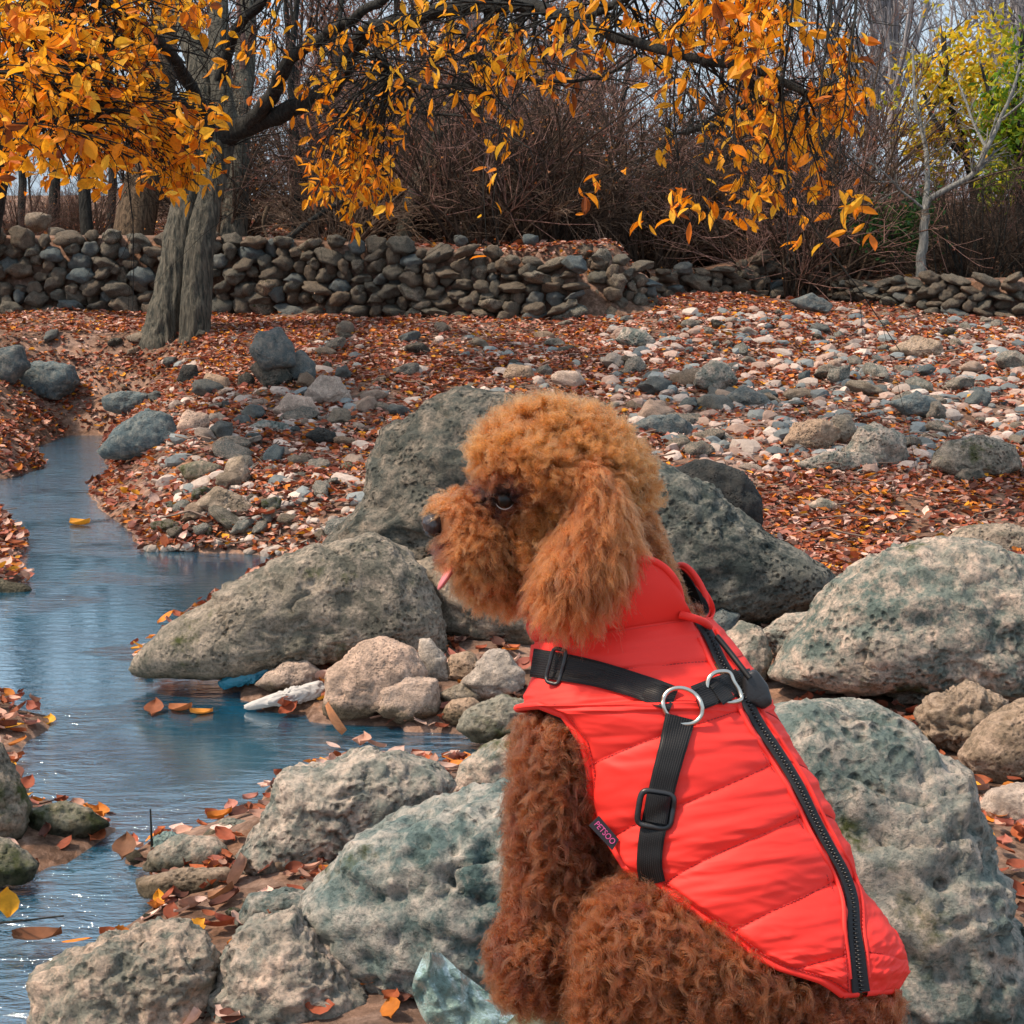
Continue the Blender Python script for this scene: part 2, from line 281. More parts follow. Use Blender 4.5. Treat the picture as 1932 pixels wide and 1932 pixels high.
xs = np.linspace(-9, 2.2, 40); ys = np.linspace(1.2, 15.2, 40); A, B = np.meshgrid(xs, ys); i = np.arange(39)[:, None] * 40 + np.arange(39)[None]
wo = put('stream', np.stack([A, B, 0 * A], -1).reshape(-1, 3), np.stack([i, i + 1, i + 41, i + 40], -1).reshape(-1, 4), wmat, origin=(0, 0, 0)); tag(wo, 'shallow blue stream winding between leafy banks and boulders', kind='structure')
# ------------------------------------------------------------------ boulders
def radial(poly, n=256, sm=3):
    poly = np.asarray(poly, float); x, y = poly.T; x2, y2 = np.roll(x, -1), np.roll(y, -1); cr = x * y2 - x2 * y; A = cr.sum() / 2
    c = np.array([((x + x2) * cr).sum() / (6 * A), ((y + y2) * cr).sum() / (6 * A)]); th = np.arange(n) * 2 * math.pi / n; dx = np.cos(th); dy = -np.sin(th); r = np.zeros(n)
    for k in range(len(poly)):
        a = poly[k] - c; b = poly[(k + 1) % len(poly)] - c; e = b - a; den = dx * e[1] - dy * e[0]; den = np.where(np.abs(den) < 1e-9, 1e-9, den)
        t = (a[0] * e[1] - a[1] * e[0]) / den; s = (a[0] * dy - a[1] * dx) / den; ok = (t > 0) & (s >= -1e-6) & (s <= 1 + 1e-6); r = np.where(ok & (t > r), t, r)
    for _ in range(sm): r = (np.roll(r, 1) + 2 * r + np.roll(r, -1)) / 4
    return c, r
def boulder(name, label, poly, mat, D=.75, vb=None, d=None, sub=5, lump=.07, rid=.05, pit=0., seed=0, boxy=.8, cuts=0, cat='boulder', zb=.02, group=None, link=True):
    c, r = radial(poly); rm = r.mean(); vb = vb or max(p[1] for p in poly)
    if d is None:
        uu = c[0]; q = ground(uu, vb)[0] if vb < 1600 else ray_z(np.array(uu), np.array(vb), zb); d = (q - CAM) @ FW; d = d + .35 * D * rm * d / F
    s = d / F; V, Fc = ico(sub); V = V.copy(); rr = np.random.default_rng(seed + 100)
    rho = np.hypot(V[:, 0], V[:, 2]); th = np.arctan2(V[:, 2], V[:, 0]) % (2 * math.pi); k = th / (2 * math.pi) * len(r); k0 = np.floor(k).astype(int) % len(r); f = k - np.floor(k)
    R = r[k0] * (1 - f) + r[(k0 + 1) % len(r)] * f; R2 = R * .7 + rm * .3
    ip = rho ** boxy; R = R * ip + R2 * 0; yy = np.sign(V[:, 1]) * np.abs(V[:, 1]) ** boxy * D * rm
    L = np.stack([R * np.cos(th), yy, R * np.sin(th)], -1) * s
    for _ in range(cuts):
        nn = rr.normal(size=3); nn /= np.linalg.norm(nn); h = L @ nn; hm = np.abs(h).max() * rr.uniform(.66, .9); L -= np.clip(h - hm, 0, None)[:, None] * nn
    Rm = rm * s; N = L / (np.linalg.norm(L, axis=1)[:, None] + 1e-9); o = rr.random(3) * 50
    dsp = lump * Rm * fbm(L * 1.6 / Rm + o, 3) + rid * Rm * (ridged(L * 3.3 / Rm + o + 5, 3) - .4) * .7 + .012 * Rm * fbm(L * 14 / Rm + o, 3)
    if pit:
        w = worley(L / .042 + o); msk = sstep(*((-.25, .35) if pit < .8 else (-.75, .05)), fbm(L * 2.2 / Rm + o + 8, 3)); dsp -= pit * .016 * msk * sstep(.48, .12, w); w2 = worley(L / .10 + o + 3); dsp -= pit * .022 * msk * sstep(.42, .1, w2)
    cr1 = np.abs(perlin(L * (1.3, 1.3, 2.6) / Rm + o + 21) + .25 * perlin(L * 5 / Rm + o)); dsp -= .075 * Rm * np.exp(-(cr1 / .05) ** 2) * sstep(-.1, .3, perlin(L * 1.1 / Rm + o + 31)); dsp += .055 * Rm * np.floor(2.2 * perlin(L * (1.6, 1.6, 3.2) / Rm + o + 41) + .5 + .1 * perlin(L * 12 / Rm)) * .5
    L += N * dsp[:, None]
    Wp = P(c[0], c[1], d) + L[:, :1] * RT + L[:, 1:2] * FW + L[:, 2:] * UP
    o = put(name, Wp, Fc, M[mat]); tag(o, label, cat, group); return o
BOULDERS = [
 ('boulder', 'tall rough grey boulder rising behind the poodle\'s face', [(605,1035),(650,985),(690,945),(705,880),(745,805),(800,757),(880,738),(960,745),(1040,790),(1090,900),(1100,1100),(1000,1180),(800,1110),(700,1070)], 'grey', dict(vb=1190, sub=6, lump=.05, rid=.06, pit=.5, D=.7)),
 ('boulder', 'rough dark grey boulder sloping down behind the poodle\'s red collar', [(1080,900),(1235,868),(1335,925),(1430,1000),(1510,1045),(1583,1095),(1560,1140),(1470,1160),(1380,1180),(1200,1190),(1080,1050)], 'grey', dict(vb=1190, sub=6, lump=.05, rid=.06, pit=.5, D=.7)),
 ('boulder', 'smooth near black boulder peeking over the dark boulder right of the poodle\'s head', [(1255,885),(1330,866),(1400,888),(1438,940),(1436,990),(1400,1030),(1290,1010)], 'dark', dict(vb=1040, lump=.03, rid=.03)),
 ('boulder', 'long tan boulder shaped like a beached whale at the water\'s edge', [(250,1240),(330,1170),(430,1110),(520,1060),(600,1030),(700,1010),(760,1030),(820,1120),(842,1200),(835,1240),(700,1250),(550,1262),(400,1280),(262,1274)], 'boulder', dict(sub=6, vb=1272, lump=.04, rid=.05, pit=.35, D=.6)),
 ('boulder', 'pinkish grey boulder directly under the poodle\'s chin', [(775,1060),(860,1040),(960,1080),(1030,1150),(1030,1215),(900,1222),(835,1190)], 'boulder', dict(vb=1225, lump=.06)),
 ('boulder', 'knobbly pale boulder with a hollow face beside the blue pool', [(425,1650),(470,1585),(510,1512),(530,1455),(600,1440),(680,1425),(760,1420),(812,1440),(845,1470),(830,1530),(700,1600),(600,1640),(520,1680)], 'lime', dict(sub=6, vb=1680, rid=.09, lump=.08, D=.7)),
 ('boulder', 'huge pitted limestone boulder left of the poodle\'s front leg', [(573,1720),(600,1660),(650,1600),(760,1540),(880,1495),(990,1470),(1100,1480),(1160,1600),(1150,1850),(1000,1930),(800,1915),(720,1875),(640,1825),(590,1775)], 'pit', dict(sub=6, vb=1935, pit=.9, lump=.05, rid=.05, D=.7)),
 ('boulder', 'layered pale boulder low in front, between the pitted one and the flat one', [(400,1890),(430,1790),(480,1740),(560,1718),(600,1770),(640,1830),(690,1880),(680,1980),(500,2000),(420,1970)], 'pit', dict(sub=6, vb=1990, rid=.08, pit=.5, lump=.08)),
 ('boulder', 'broad flat topped pale boulder at the stream in the lower left corner', [(72,1830),(150,1790),(240,1760),(350,1745),(400,1800),(412,1880),(430,1990),(100,1990),(66,1900)], 'lime', dict(sub=6, vb=1990, rid=.09, lump=.08)),
 ('stone', 'smooth cream stone wedged above the layered boulder near the leaf heap', [(436,1740),(470,1690),(540,1678),(600,1690),(610,1735),(520,1770),(445,1775)], 'lime', dict(vb=1780, lump=.05)),
 ('stone', 'rounded pale stone at the stream edge beside the clear plastic bag', [(268,1640),(290,1600),(340,1575),(400,1580),(432,1600),(425,1640),(340,1655)], 'lime', dict(vb=1650, lump=.06)),
 ('stone', 'small pale stone at the foot of the knobbly boulder by the pool', [(378,1578),(420,1545),(482,1550),(486,1580),(440,1600)], 'lime', dict(vb=1600)),
 ('stone', 'flat brown ledge stone at the water\'s edge under the leaf heap', [(252,1660),(330,1642),(430,1638),(440,1668),(340,1695),(270,1692)], 'tan', dict(vb=1695, lump=.1)),
 ('boulder', 'dark boulder cut by the left frame edge above the mossy stones', [(-60,1390),(0,1408),(35,1470),(52,1530),(45,1580),(0,1610),(-60,1600)], 'boulder', dict(vb=1605)),
 ('stone', 'wet stone with a mossy right end standing in the stream', [(45,1570),(60,1525),(120,1513),(170,1530),(208,1556),(160,1580),(80,1590)], 'mossy', dict(vb=1580)),
 ('stone', 'low moss covered stone in the stream at the left edge', [(-50,1565),(20,1590),(75,1632),(50,1665),(-50,1680)], 'mossy', dict(vb=1672)),
 ('stone', 'rounded pinkish stone in the stream at the far left edge', [(-60,1130),(0,1093),(50,1104),(64,1116),(0,1140)], 'tan', dict(vb=1138)),
 ('boulder', 'broad pale boulder with a long crack at the right, above the knobby rock', [(1455,1275),(1480,1220),(1540,1150),(1610,1080),(1700,1030),(1790,1018),(1870,1028),(1935,1058),(2050,1090),(2070,1330),(1900,1330),(1730,1325),(1600,1305),(1500,1295)], 'pit', dict(sub=6, vb=1330, pit=.5, lump=.05, rid=.06, D=.65)),
 ('boulder', 'low pinkish boulder tucked behind the broad cracked boulder', [(1545,1070),(1610,1030),(1680,1028),(1730,1045),(1700,1100),(1580,1110)], 'pink', dict(vb=1110, d=8.4)),
 ('boulder', 'brownish boulder at the right edge behind the broad cracked boulder', [(1770,1030),(1820,992),(1900,990),(1985,1010),(1990,1070),(1850,1070)], 'boulder', dict(vb=1070, d=8.2)),
 ('boulder', 'huge pitted boulder filling the lower right beside the vest', [(1420,1350),(1500,1310),(1600,1332),(1690,1362),(1760,1420),(1812,1440),(1832,1480),(1842,1540),(1882,1600),(1892,1680),(1885,1725),(1935,1800),(1960,2050),(1640,2080),(1480,1900),(1400,1600)], 'pit', dict(sub=6, vb=1990, pit=.9, lump=.05, rid=.06, D=.6)),
 ('boulder', 'knobby coral like rock in the gap below the broad cracked boulder', [(1730,1350),(1770,1305),(1830,1290),(1892,1322),(1892,1370),(1850,1415),(1790,1415),(1750,1392)], 'tan', dict(vb=1420, rid=.16, pit=1., lump=.1)),
 ('boulder', 'smooth slab boulder between the vest buckle and the knobby rock', [(1455,1330),(1560,1318),(1640,1325),(1730,1370),(1750,1410),(1640,1430),(1500,1400)], 'lime', dict(vb=1425, lump=.04)),
 ('boulder', 'warm pinkish boulder at the right edge beside the knobby rock', [(1808,1425),(1860,1360),(1935,1318),(2010,1330),(2010,1470),(1880,1475),(1830,1455)], 'tan', dict(vb=1480)),
 ('stone', 'pale oval stone at the right edge under the warm pinkish boulder', [(1845,1525),(1870,1490),(1935,1478),(2000,1500),(2000,1565),(1870,1555)], 'pink', dict(vb=1565)),
 ('stone', 'small pale stone below the oval stone at the right edge', [(1852,1580),(1885,1548),(1925,1552),(1930,1590),(1880,1605)], 'pink', dict(vb=1606)),
 ('stone', 'mossy brown stone jutting from the lower right corner', [(1900,1780),(1960,1740),(2050,1760),(2050,1990),(1920,1990)], 'mossy', dict(vb=1990)),
 ('stone', 'angular grey stone right beside the upright red collar', [(1345,1245),(1360,1200),(1400,1173),(1440,1190),(1458,1240),(1440,1300),(1390,1300)], 'lime', dict(vb=1300, cuts=4)),
 ('stone', 'bluish stone just right of the collar flap', [(1320,1175),(1360,1148),(1395,1160),(1385,1195),(1340,1205)], 'slate', dict(vb=1205)),
 ('stone', 'pale stone between the collar stones and the broad cracked boulder', [(1430,1195),(1480,1160),(1555,1148),(1540,1210),(1470,1240)], 'lime', dict(vb=1240)),
 ('stone', 'pink stone at the water end of the cluster beside the blue wrapper', [(480,1290),(530,1250),(580,1243),(606,1265),(600,1302),(510,1305)], 'pink', dict(vb=1304)),
 ('stone', 'round topped pink stone at the back of the cluster against the long boulder', [(523,1245),(560,1200),(612,1184),(648,1200),(645,1240),(600,1265),(545,1255)], 'pink', dict(vb=1268)),
 ('stone', 'largest pinkish stone of the cluster, with a grey lower face', [(612,1345),(618,1262),(680,1215),(742,1203),(795,1235),(805,1295),(745,1350),(640,1356)], 'pink', dict(vb=1356, cuts=5, sub=5)),
 ('stone', 'blocky tan stone at the front of the cluster at the waterline', [(708,1350),(714,1290),(760,1275),(826,1280),(830,1345),(770,1362)], 'pink', dict(vb=1362, cuts=4, boxy=.6)),
 ('stone', 'narrow upright pink stone behind the blocky tan stone', [(783,1275),(790,1208),(812,1203),(842,1240),(850,1285),(815,1295)], 'pink', dict(vb=1297)),
 ('stone', 'small round stone under the boulder beneath the chin', [(838,1282),(850,1235),(888,1228),(908,1255),(902,1290)], 'tan', dict(vb=1292)),
 ('stone', 'wedge shaped pink stone closest to the vest\'s chest', [(870,1290),(920,1230),(952,1222),(990,1270),(985,1318),(920,1322)], 'pink', dict(vb=1322, cuts=4)),
 ('stone', 'low brown stone right of the blocky tan stone', [(830,1350),(850,1320),(892,1316),(914,1335),(905,1365),(850,1368)], 'tan', dict(vb=1368)),
 ('stone', 'flat brown stone squeezed under the wedge shaped pink stone', [(826,1308),(870,1288),(914,1308),(910,1330),(845,1332)], 'tan', dict(vb=1334)),
 ('stone', 'algae green stone at the pool beside the leg opening', [(858,1375),(880,1340),(950,1310),(1010,1330),(1010,1405),(900,1400)], 'mossy', dict(vb=1404)),
 ('boulder', 'pitted pale stone between the pool and the dog\'s upper leg', [(843,1495),(870,1440),(930,1400),(1010,1375),(1020,1450),(960,1500),(880,1512)], 'pit', dict(vb=1512, pit=.6)),
 ('boulder', 'dark boulder with a sloping side at the far end of the stream', [(183,852),(230,800),(280,773),(322,785),(353,830),(330,858),(250,866),(198,865)], 'slate', dict(vb=864)),
 ('boulder', 'flat topped dark boulder on the left bank', [(18,712),(40,690),(100,683),(137,690),(150,722),(110,757),(50,752),(25,737)], 'slate', dict(vb=756, boxy=.65)),
 ('boulder', 'grey boulder cut by the left frame edge under the leafy terrace', [(-40,705),(0,660),(40,650),(54,690),(25,725),(-40,730)], 'slate', dict(vb=728)),
 ('boulder', 'rounded top boulder of the dark stack right of the trunks', [(468,665),(490,627),(530,618),(552,650),(560,690),(500,700)], 'slate', dict(vb=745)),
 ('boulder', 'dark angular boulder on the right side of the stack', [(545,720),(540,670),(570,660),(595,685),(594,722)], 'slate', dict(vb=735, cuts=4)),
 ('boulder', 'layered lower boulder of the dark stack', [(465,700),(490,680),(535,685),(555,715),(540,735),(490,730)], 'grey', dict(vb=738, cuts=3)),
 ('stone', 'sharp edged pink rock beside the dark stack', [(581,735),(603,706),(640,713),(668,757),(620,764),(590,758)], 'pink', dict(vb=764, cuts=6)),
 ('stone', 'rounded cream rock left below the sharp edged pink rock', [(512,778),(545,742),(588,750),(604,782),(560,792)], 'pink', dict(vb=792)),
 ('stone', 'pale angular rock behind the sloping boulder of the stream end', [(333,808),(350,773),(395,783),(394,812),(350,818)], 'pink', dict(vb=818, cuts=4)),
 ('stone', 'small round black stone below the trunks', [(334,718),(345,688),(370,690),(382,722),(350,730)], 'dark', dict(vb=730)),
 ('stone', 'blunt tan stone touching the small black stone', [(378,728),(390,703),(432,713),(434,735),(395,738)], 'tan', dict(vb=738)),
 ('stone', 'low slate grey stone above the sloping boulder', [(192,750),(230,737),(287,744),(294,772),(240,784),(198,774)], 'slate', dict(vb=784)),
 ('stone', 'pointed brown stone among wet leaves by the dark pool', [(362,955),(410,918),(452,935),(494,968),(430,974)], 'tan', dict(vb=974, cuts=4)),
 ('stone', 'bluish flat block just right of the poodle\'s crown', [(1188,803),(1230,784),(1275,783),(1308,800),(1303,828),(1250,830),(1200,814)], 'slate', dict(vb=830, cuts=4, boxy=.6)),
 ('boulder', 'big whitish angular boulder on the gravel at the right', [(1586,862),(1620,808),(1650,798),(1700,820),(1718,872),(1680,888),(1600,880)], 'lime', dict(vb=888, cuts=6)),
 ('boulder', 'brown arched boulder with a dark hollow at the right edge', [(1748,880),(1790,833),(1850,823),(1912,840),(1925,882),(1885,905),(1800,900)], 'boulder', dict(vb=905)),
 ('stone', 'small grey round stone in front of the arched boulder', [(1800,900),(1815,885),(1850,883),(1860,900),(1840,915),(1810,914)], 'grey', dict(vb=915)),
 ('boulder', 'flat grey rock at the foot of the right hand wall', [(1486,568),(1530,553),(1572,575),(1566,593),(1510,583)], 'slate', dict(vb=594, cuts=3)),
 ('stone', 'pale blunt rock at the corner of the broken wall', [(1158,642),(1180,618),(1217,623),(1242,650),(1200,663)], 'lime', dict(vb=663)),
 ('boulder', 'reddish rock halfway up the rubble slope', [(1665,664),(1730,633),(1772,638),(1780,674),(1720,680)], 'tan', dict(vb=680, cuts=4)),
 ('stone', 'smooth grey dome stone right of the pale angular pair', [(1366,750),(1400,728),(1442,744),(1464,768),(1380,768)], 'slate', dict(vb=769)),
 ('stone', 'pale angular rock of the pair above the grey dome', [(1296,722),(1340,680),(1372,688),(1394,722),(1350,742)], 'lime', dict(vb=742, cuts=6)),
 ('stone', 'long smooth grey stone right of the pebble slope', [(1676,760),(1730,738),(1772,758),(1764,790),(1710,785)], 'slate', dict(vb=790)),
 ('boulder', 'brown hollowed rock left of the whitish angular boulder', [(1480,835),(1500,800),(1550,790),(1590,815),(1570,850),(1500,850)], 'tan', dict(vb=852, cuts=3, rid=.12)),
 ('stone', 'orange tan block behind the whitish angular boulder', [(1560,818),(1572,785),(1605,783),(1616,815),(1590,835)], 'tan', dict(vb=838, cuts=5)),
 ('stone', 'wide flat pale slab in front of the whitish angular boulder', [(1500,875),(1560,852),(1640,855),(1660,880),(1590,892),(1520,892)], 'lime', dict(vb=893, boxy=.6)),
 ('stone', 'rectangular pinkish block above the poodle\'s crown', [(1035,725),(1045,700),(1095,700),(1108,722),(1085,735)], 'pink', dict(vb=735, cuts=5, boxy=.6)),
 ('stone', 'rounded tan stone left of the rectangular block', [(942,720),(960,688),(1000,690),(1010,712),(985,724)], 'tan', dict(vb=725)),
 ('stone', 'half buried pale triangle stone on the leafy flat at right', [(1512,958),(1550,938),(1590,955),(1560,966)], 'lime', dict(vb=966)),
 ('stone', 'dark wet stone hidden among leaves left of the tall grey boulder', [(575,822),(600,805),(632,815),(636,835),(600,838)], 'dark', dict(vb=838)),
 ('stone', 'flat pale stone just above the dark wet stone', [(465,805),(500,792),(545,800),(540,825),(480,825)], 'lime', dict(vb=826)),
 ('stone', 'pointed brown stone half way along the right bank', [(420,905),(430,865),(455,860),(480,900),(450,920)], 'tan', dict(vb=920, cuts=4)),
 ('stone', 'low mossy stone beside the stream\'s right bank', [(335,880),(380,868),(420,880),(415,905),(350,905)], 'mossy', dict(vb=906)),
]
for k, (nm, lb, poly, mt, kw) in enumerate(BOULDERS):
    kw = dict(kw); kw.setdefault('sub', 5 if max(p[0] for p in poly) - min(p[0] for p in poly) > 95 else 4); kw.setdefault('seed', k); kw['cat'] = nm
    boulder(nm, lb, poly, mt, **kw)
# the rock the dog sits on, just below the frame
boulder('boulder', 'dark green rock under the poodle at the bottom edge', [(905,2080),(940,1960),(985,1908),(1050,1897),(1130,1900),(1250,1945),(1400,1990),(1600,2000),(1700,2020),(1760,2200),(1780,2700),(1300,2850),(900,2700)], 'mossy', d=2.2, D=.45, sub=6, lump=.03, rid=.03, seed=77, cat='boulder')
# ------------------------------------------------------------------ loose stones
def stone_mesh(seed, cuts):
    r = np.random.default_rng(seed); V, Fc = ico(3); V = V.copy() * r.uniform((.8, .6, .45), (1.1, .9, .75))
    for _ in range(cuts):
        n = r.normal(size=3); n /= np.linalg.norm(n); h = V @ n; V -= np.clip(h - h.max() * r.uniform(.55, .85), 0, None)[:, None] * n
    return V + V * .27 * fbm(V * 1.9 + seed, 4)[:, None], Fc
SM = [stone_mesh(s, c) for s, c in zip(range(8), (0, 3, 5, 6, 8, 4, 0, 7))]
STM = {}
def stone_data(k, mt):
    if (k, mt) not in STM: STM[(k, mt)] = mkmesh('stone', SM[k][0], SM[k][1], M[mt])
    return STM[(k, mt)]
ZONES = [  # (u range, v range, number, size px range, materials, fallback label, group)
 ((1180, 1960), (600, 700), 62, (14, 30), ['lime', 'slate', 'lime', 'pink', 'grey'], 'pale rubble stone on the upper slope below the gap in the walls', 'rubble stones on the upper right slope'),
 ((1130, 1960), (690, 800), 62, (18, 62), ['lime', 'pink', 'slate', 'lime', 'tan'], 'weathered stone scattered on the open slope right of the poodle\'s head', 'stones on the open right slope'),
 ((1250, 1960), (800, 890), 22, (20, 46), ['lime', 'pink', 'lime', 'tan'], 'pale stone on the gravel strip above the leafy flat', 'stones on the gravel strip'),
 ((380, 780), (740, 900), 46, (16, 56), ['pink', 'lime', 'tan', 'slate', 'pink'], 'stone lying in the leaves between the stream and the tall grey boulder', 'stones among leaves on the right bank'),
 ((440, 1150), (610, 740), 32, (14, 52), ['slate', 'lime', 'grey', 'tan'], 'stone half buried in leaves below the long stone wall', 'stones below the long wall'),
 ((0, 440), (620, 800), 18, (14, 34), ['slate', 'grey', 'tan'], 'stone half buried in leaves on the left bank', 'stones on the left bank'),
 ((270, 700), (890, 1030), 28, (18, 54), ['tan', 'boulder', 'lime', 'mossy'], 'wet stone among leaves beside the dark pool', 'wet stones beside the dark pool'),
 ((1400, 1960), (1400, 1800), 10, (24, 48), ['pink', 'tan', 'lime'], 'pale pebble lying between the boulders at the right', 'pebbles between the right boulders'),
 ((250, 620), (1590, 1800), 10, (18, 36), ['lime', 'tan', 'mossy'], 'small stone in the gap between the front boulders', 'small stones between the front boulders')]
import re as _re
LAND = []
for nm, lb, poly, mt, kw in BOULDERS:
    mm = _re.match(r"(?:[a-z' -]+? )??((?:[a-z']+ ){1,4}?(?:boulder|stone|rock|block|slab))\b", lb); short = lb[:mm.end()] if mm else lb; pa = np.array(poly, float)
    if len(short.split()) <= 6 and short not in [x[0] for x in LAND]: LAND.append((short, pa[:, 0].mean(), pa[:, 1].mean(), np.ptp(pa[:, 0]) / 2, np.ptp(pa[:, 1]) / 2))
USED = set()
CNAME = dict(lime='pale', slate='blue grey', pink='pinkish', grey='dark grey', tan='tan', boulder='brownish', mossy='mossy')
SHAPE = ('rounded', 'blunt', 'angular', 'angular', 'chipped', 'blunt', 'smooth', 'jagged')
def stone_label(u, v, sz, mt, k, wr):
    size = 'tiny' if sz < 13 else 'small' if sz < 19 else 'fist sized' if sz < 26 else 'larger'
    c = sorted(LAND, key=lambda l: ((u - l[1]) / 1.3) ** 2 + (v - l[2]) ** 2)[:7]
    for l in c:
        du, dv = u - l[1], v - l[2]; ex = (abs(du) - l[3]) ; far = max(abs(du) - l[3], abs(dv) - l[4])
        rel = ('left of' if du < 0 else 'right of') if abs(du) / 1.3 > abs(dv) else ('behind' if dv < 0 else 'in front of'); rel = ('touching the ground ' if False else 'just ' if far < 30 else '' if far < 70 else 'well ') + rel
        t = f"{size} {CNAME[mt]} {SHAPE[k]} stone {rel} the {l[0]}"
        if len(t.split()) <= 16 and t not in USED: USED.add(t); return t
    return None
for (u0, u1), (v0, v1), n, (s0, s1), mts, lb, gr in ZONES:
    u = rng.uniform(u0, u1, n); v = rng.uniform(v0, v1, n); q = ground(u, v); dd = (q - CAM) @ FW; ok = q[:, 2] > .0; szs = np.sort(s0 + (s1 - s0) * rng.random(n) ** 1.6)[::-1]
    for j, k in enumerate(np.where(ok)[0]):
        sz = szs[j]; sk = int(rng.integers(8)); mt = mts[int(rng.integers(len(mts)))]; o = bpy.data.objects.new('stone', stone_data(sk, mt)); COL.objects.link(o)
        r = sz / 2 * dd[k] / F * 1.25; o.scale = (r * rng.uniform(.9, 1.5), r * rng.uniform(.8, 1.2), r * rng.uniform(.7, 1.15)); o.location = q[k] + (0, 0, r * .30); o.rotation_euler = (rng.uniform(-.4, .4), rng.uniform(-.4, .4), rng.uniform(0, 6.3)); tag(o, stone_label(u[k], v[k], sz, mt, sk, None) or lb, 'stone', gr)
# pebbles nobody could count
def in_view(p, m=60):
    u, v, d = proj(p); return (d > 1) & (u > -m) & (u < W + m) & (v < W + m)
bv, bf = ico(2); bv = bv * (1, .8, .6); bv = bv * (1 + .22 * perlin(bv * 1.7))[:, None]
def pebbles(name, n, ur, vr, s, cols, label):
    q = ground(rng.uniform(*ur, n), rng.uniform(*vr, n)); q = q[(q[:, 2] > -.02)]; n = len(q); d = (q - CAM) @ FW
    V, Q = scatter(bv, bf, q, rand_rot(n, .5), rng.uniform(s[0], s[1], n)[:, None] * rng.uniform(.7, 1.3, (n, 3))); c = np.array(cols)[rng.integers(len(cols), size=n)] * rng.uniform(.7, 1.15, (n, 1))
    o = put(name, V + .01 * 0, Q, M['pebble'], origin=(0, 0, 0), col=np.repeat(c, len(bv), 0), smooth=False); tag(o, label, kind='stuff')
M['pebble'] = attrmat('pebble', 0.0, .85)
pebbles('rubble', 680, (1150, 2350), (590, 860), (.04, .10), [(.36, .29, .25), (.19, .21, .21), (.45, .37, .32), (.12, .14, .15), (.36, .25, .20)], 'loose rubble among the stones of the right hand slope')
pebbles('rubble', 300, (300, 1150), (640, 960), (.03, .09), [(.42, .34, .29), (.20, .22, .22), (.50, .40, .34)], 'loose rubble among the leaves of the middle bank')
pebbles('gravel', 1450, (1130, 2350), (600, 900), (.02, .07), [(.38, .29, .25), (.20, .21, .21), (.48, .38, .33), (.13, .15, .155), (.30, .20, .16)], 'pale gravel spread over the right hand slope')
pebbles('pebbles', 900, (280, 900), (700, 1060), (.015, .045), [(.36, .29, .24), (.22, .2, .18), (.42, .34, .29)], 'pebbles mixed into the leaves of the right bank')
# ------------------------------------------------------------------ dry stone walls
def stone_wall(label, path, top, base, rows, wr, seed, back, mt='wall', round_=False):
    wr = (wr[0] * .75, wr[1] * 1.0); rows += 1
    """path: (u, depth) along the foot; top/base: z by u; stones stacked in rows"""
    r = np.random.default_rng(seed); us = np.array([p[0] for p in path], float); ds = np.array([p[1] for p in path], float)
    X = (us - W/2) / F * ds; Y = ds; S = np.concatenate([[0], np.cumsum(np.hypot(np.diff(X), np.diff(Y)))]); root = empty('dry_stone_wall', (X.mean(), Y.mean(), np.mean(base))); tag(root, label, 'stone wall')
    xs = lambda s: (np.interp(s, S, X), np.interp(s, S, Y)); zt = lambda s: np.interp(s, S, top); zb = lambda s: np.interp(s, S, base); L = []
    for k in range(rows):
        s = r.uniform(-.1, .1)
        while s < S[-1]:
            w = r.uniform(*wr) * (1.25 if k == 0 else 1.0); x, y = xs(s + w/2); z0, z1 = zb(s), zt(s); h = (z1 - z0) / rows; z = z0 + h * (k + .5) + r.uniform(-.3, .3) * h
            L.append((x, y + .05 * k / rows + r.uniform(-.05, .05), z, w * .60, h * r.uniform(.5, .95))); s += w * (1.0 if k < rows - 1 else 1.15)
    L.sort(key=lambda a: -a[3] * a[4]); rest = []
    for k, (x, y, z, w, h) in enumerate(L):
        sc = (w * (1.0), min(w, .2), h * 1.45); ro = (r.uniform(-.4, .4), r.uniform(-.5, .5), r.uniform(-.6, .6))
        if k < 290:
            o = bpy.data.objects.new('stone', stone_data(int((2, 3, 4, 5, 7, 1)[int(r.integers(6))]) if not round_ else (0, 6, 1)[int(r.integers(3))], mt if r.random() < .75 else ('boulder' if r.random() < .6 else 'slate'))); COL.objects.link(o); o.parent = root; o.location = np.array((x, y, z)) - ORI[root.name]; o.scale = sc; o.rotation_euler = ro
        else: rest.append(((x, y, z), sc))
    if rest:
        R_ = rand_rot(len(rest), .3); b = ico(2); V, Q = scatter(b[0] * (1, .9, .7), b[1], np.array([a[0] for a in rest]), R_, np.array([a[1] for a in rest])); o = put('small_stones', V, Q, M[mt], root); o['kind'] = 'stuff'
    # earth core behind the face stones
    n = 60; s = np.linspace(0, S[-1], n); x, y = xs(s); A = []
    for dy, zz in ((.10, zb(s) - .3), (.10, zt(s) - .06), (back, zt(s) - .02), (back, zb(s) - .3)): A.append(np.stack([x, y + dy, zz], -1))
    V = np.stack(A, 1).reshape(-1, 3); i = np.arange(n - 1)[:, None] * 4 + np.arange(3)[None]; put('earth_core', V, np.stack([i, i + 4, i + 5, i + 1], -1).reshape(-1, 4), gmat, root)
    return root
stone_wall('long dry stone retaining wall running behind the two leaning trunks', [(-300, 17.3), (-90, 17.3), (250, 17.3), (480, 17.2), (700, 16.9), (900, 16.5), (1085, 16.2)], [1.88, 1.88, 1.88, 1.86, 1.79, 1.71, 1.57], [.98, .98, 1.0, 1.02, 1.0, .97, .93], 6, (.15, .30), 3, .5)
stone_wall('short broken wall stub at the end of the long retaining wall', [(1095, 16.6), (1150, 16.3), (1225, 16.5)], [1.72, 1.66, 1.45], [.93, .93, .95], 5, (.14, .26), 4, .5)
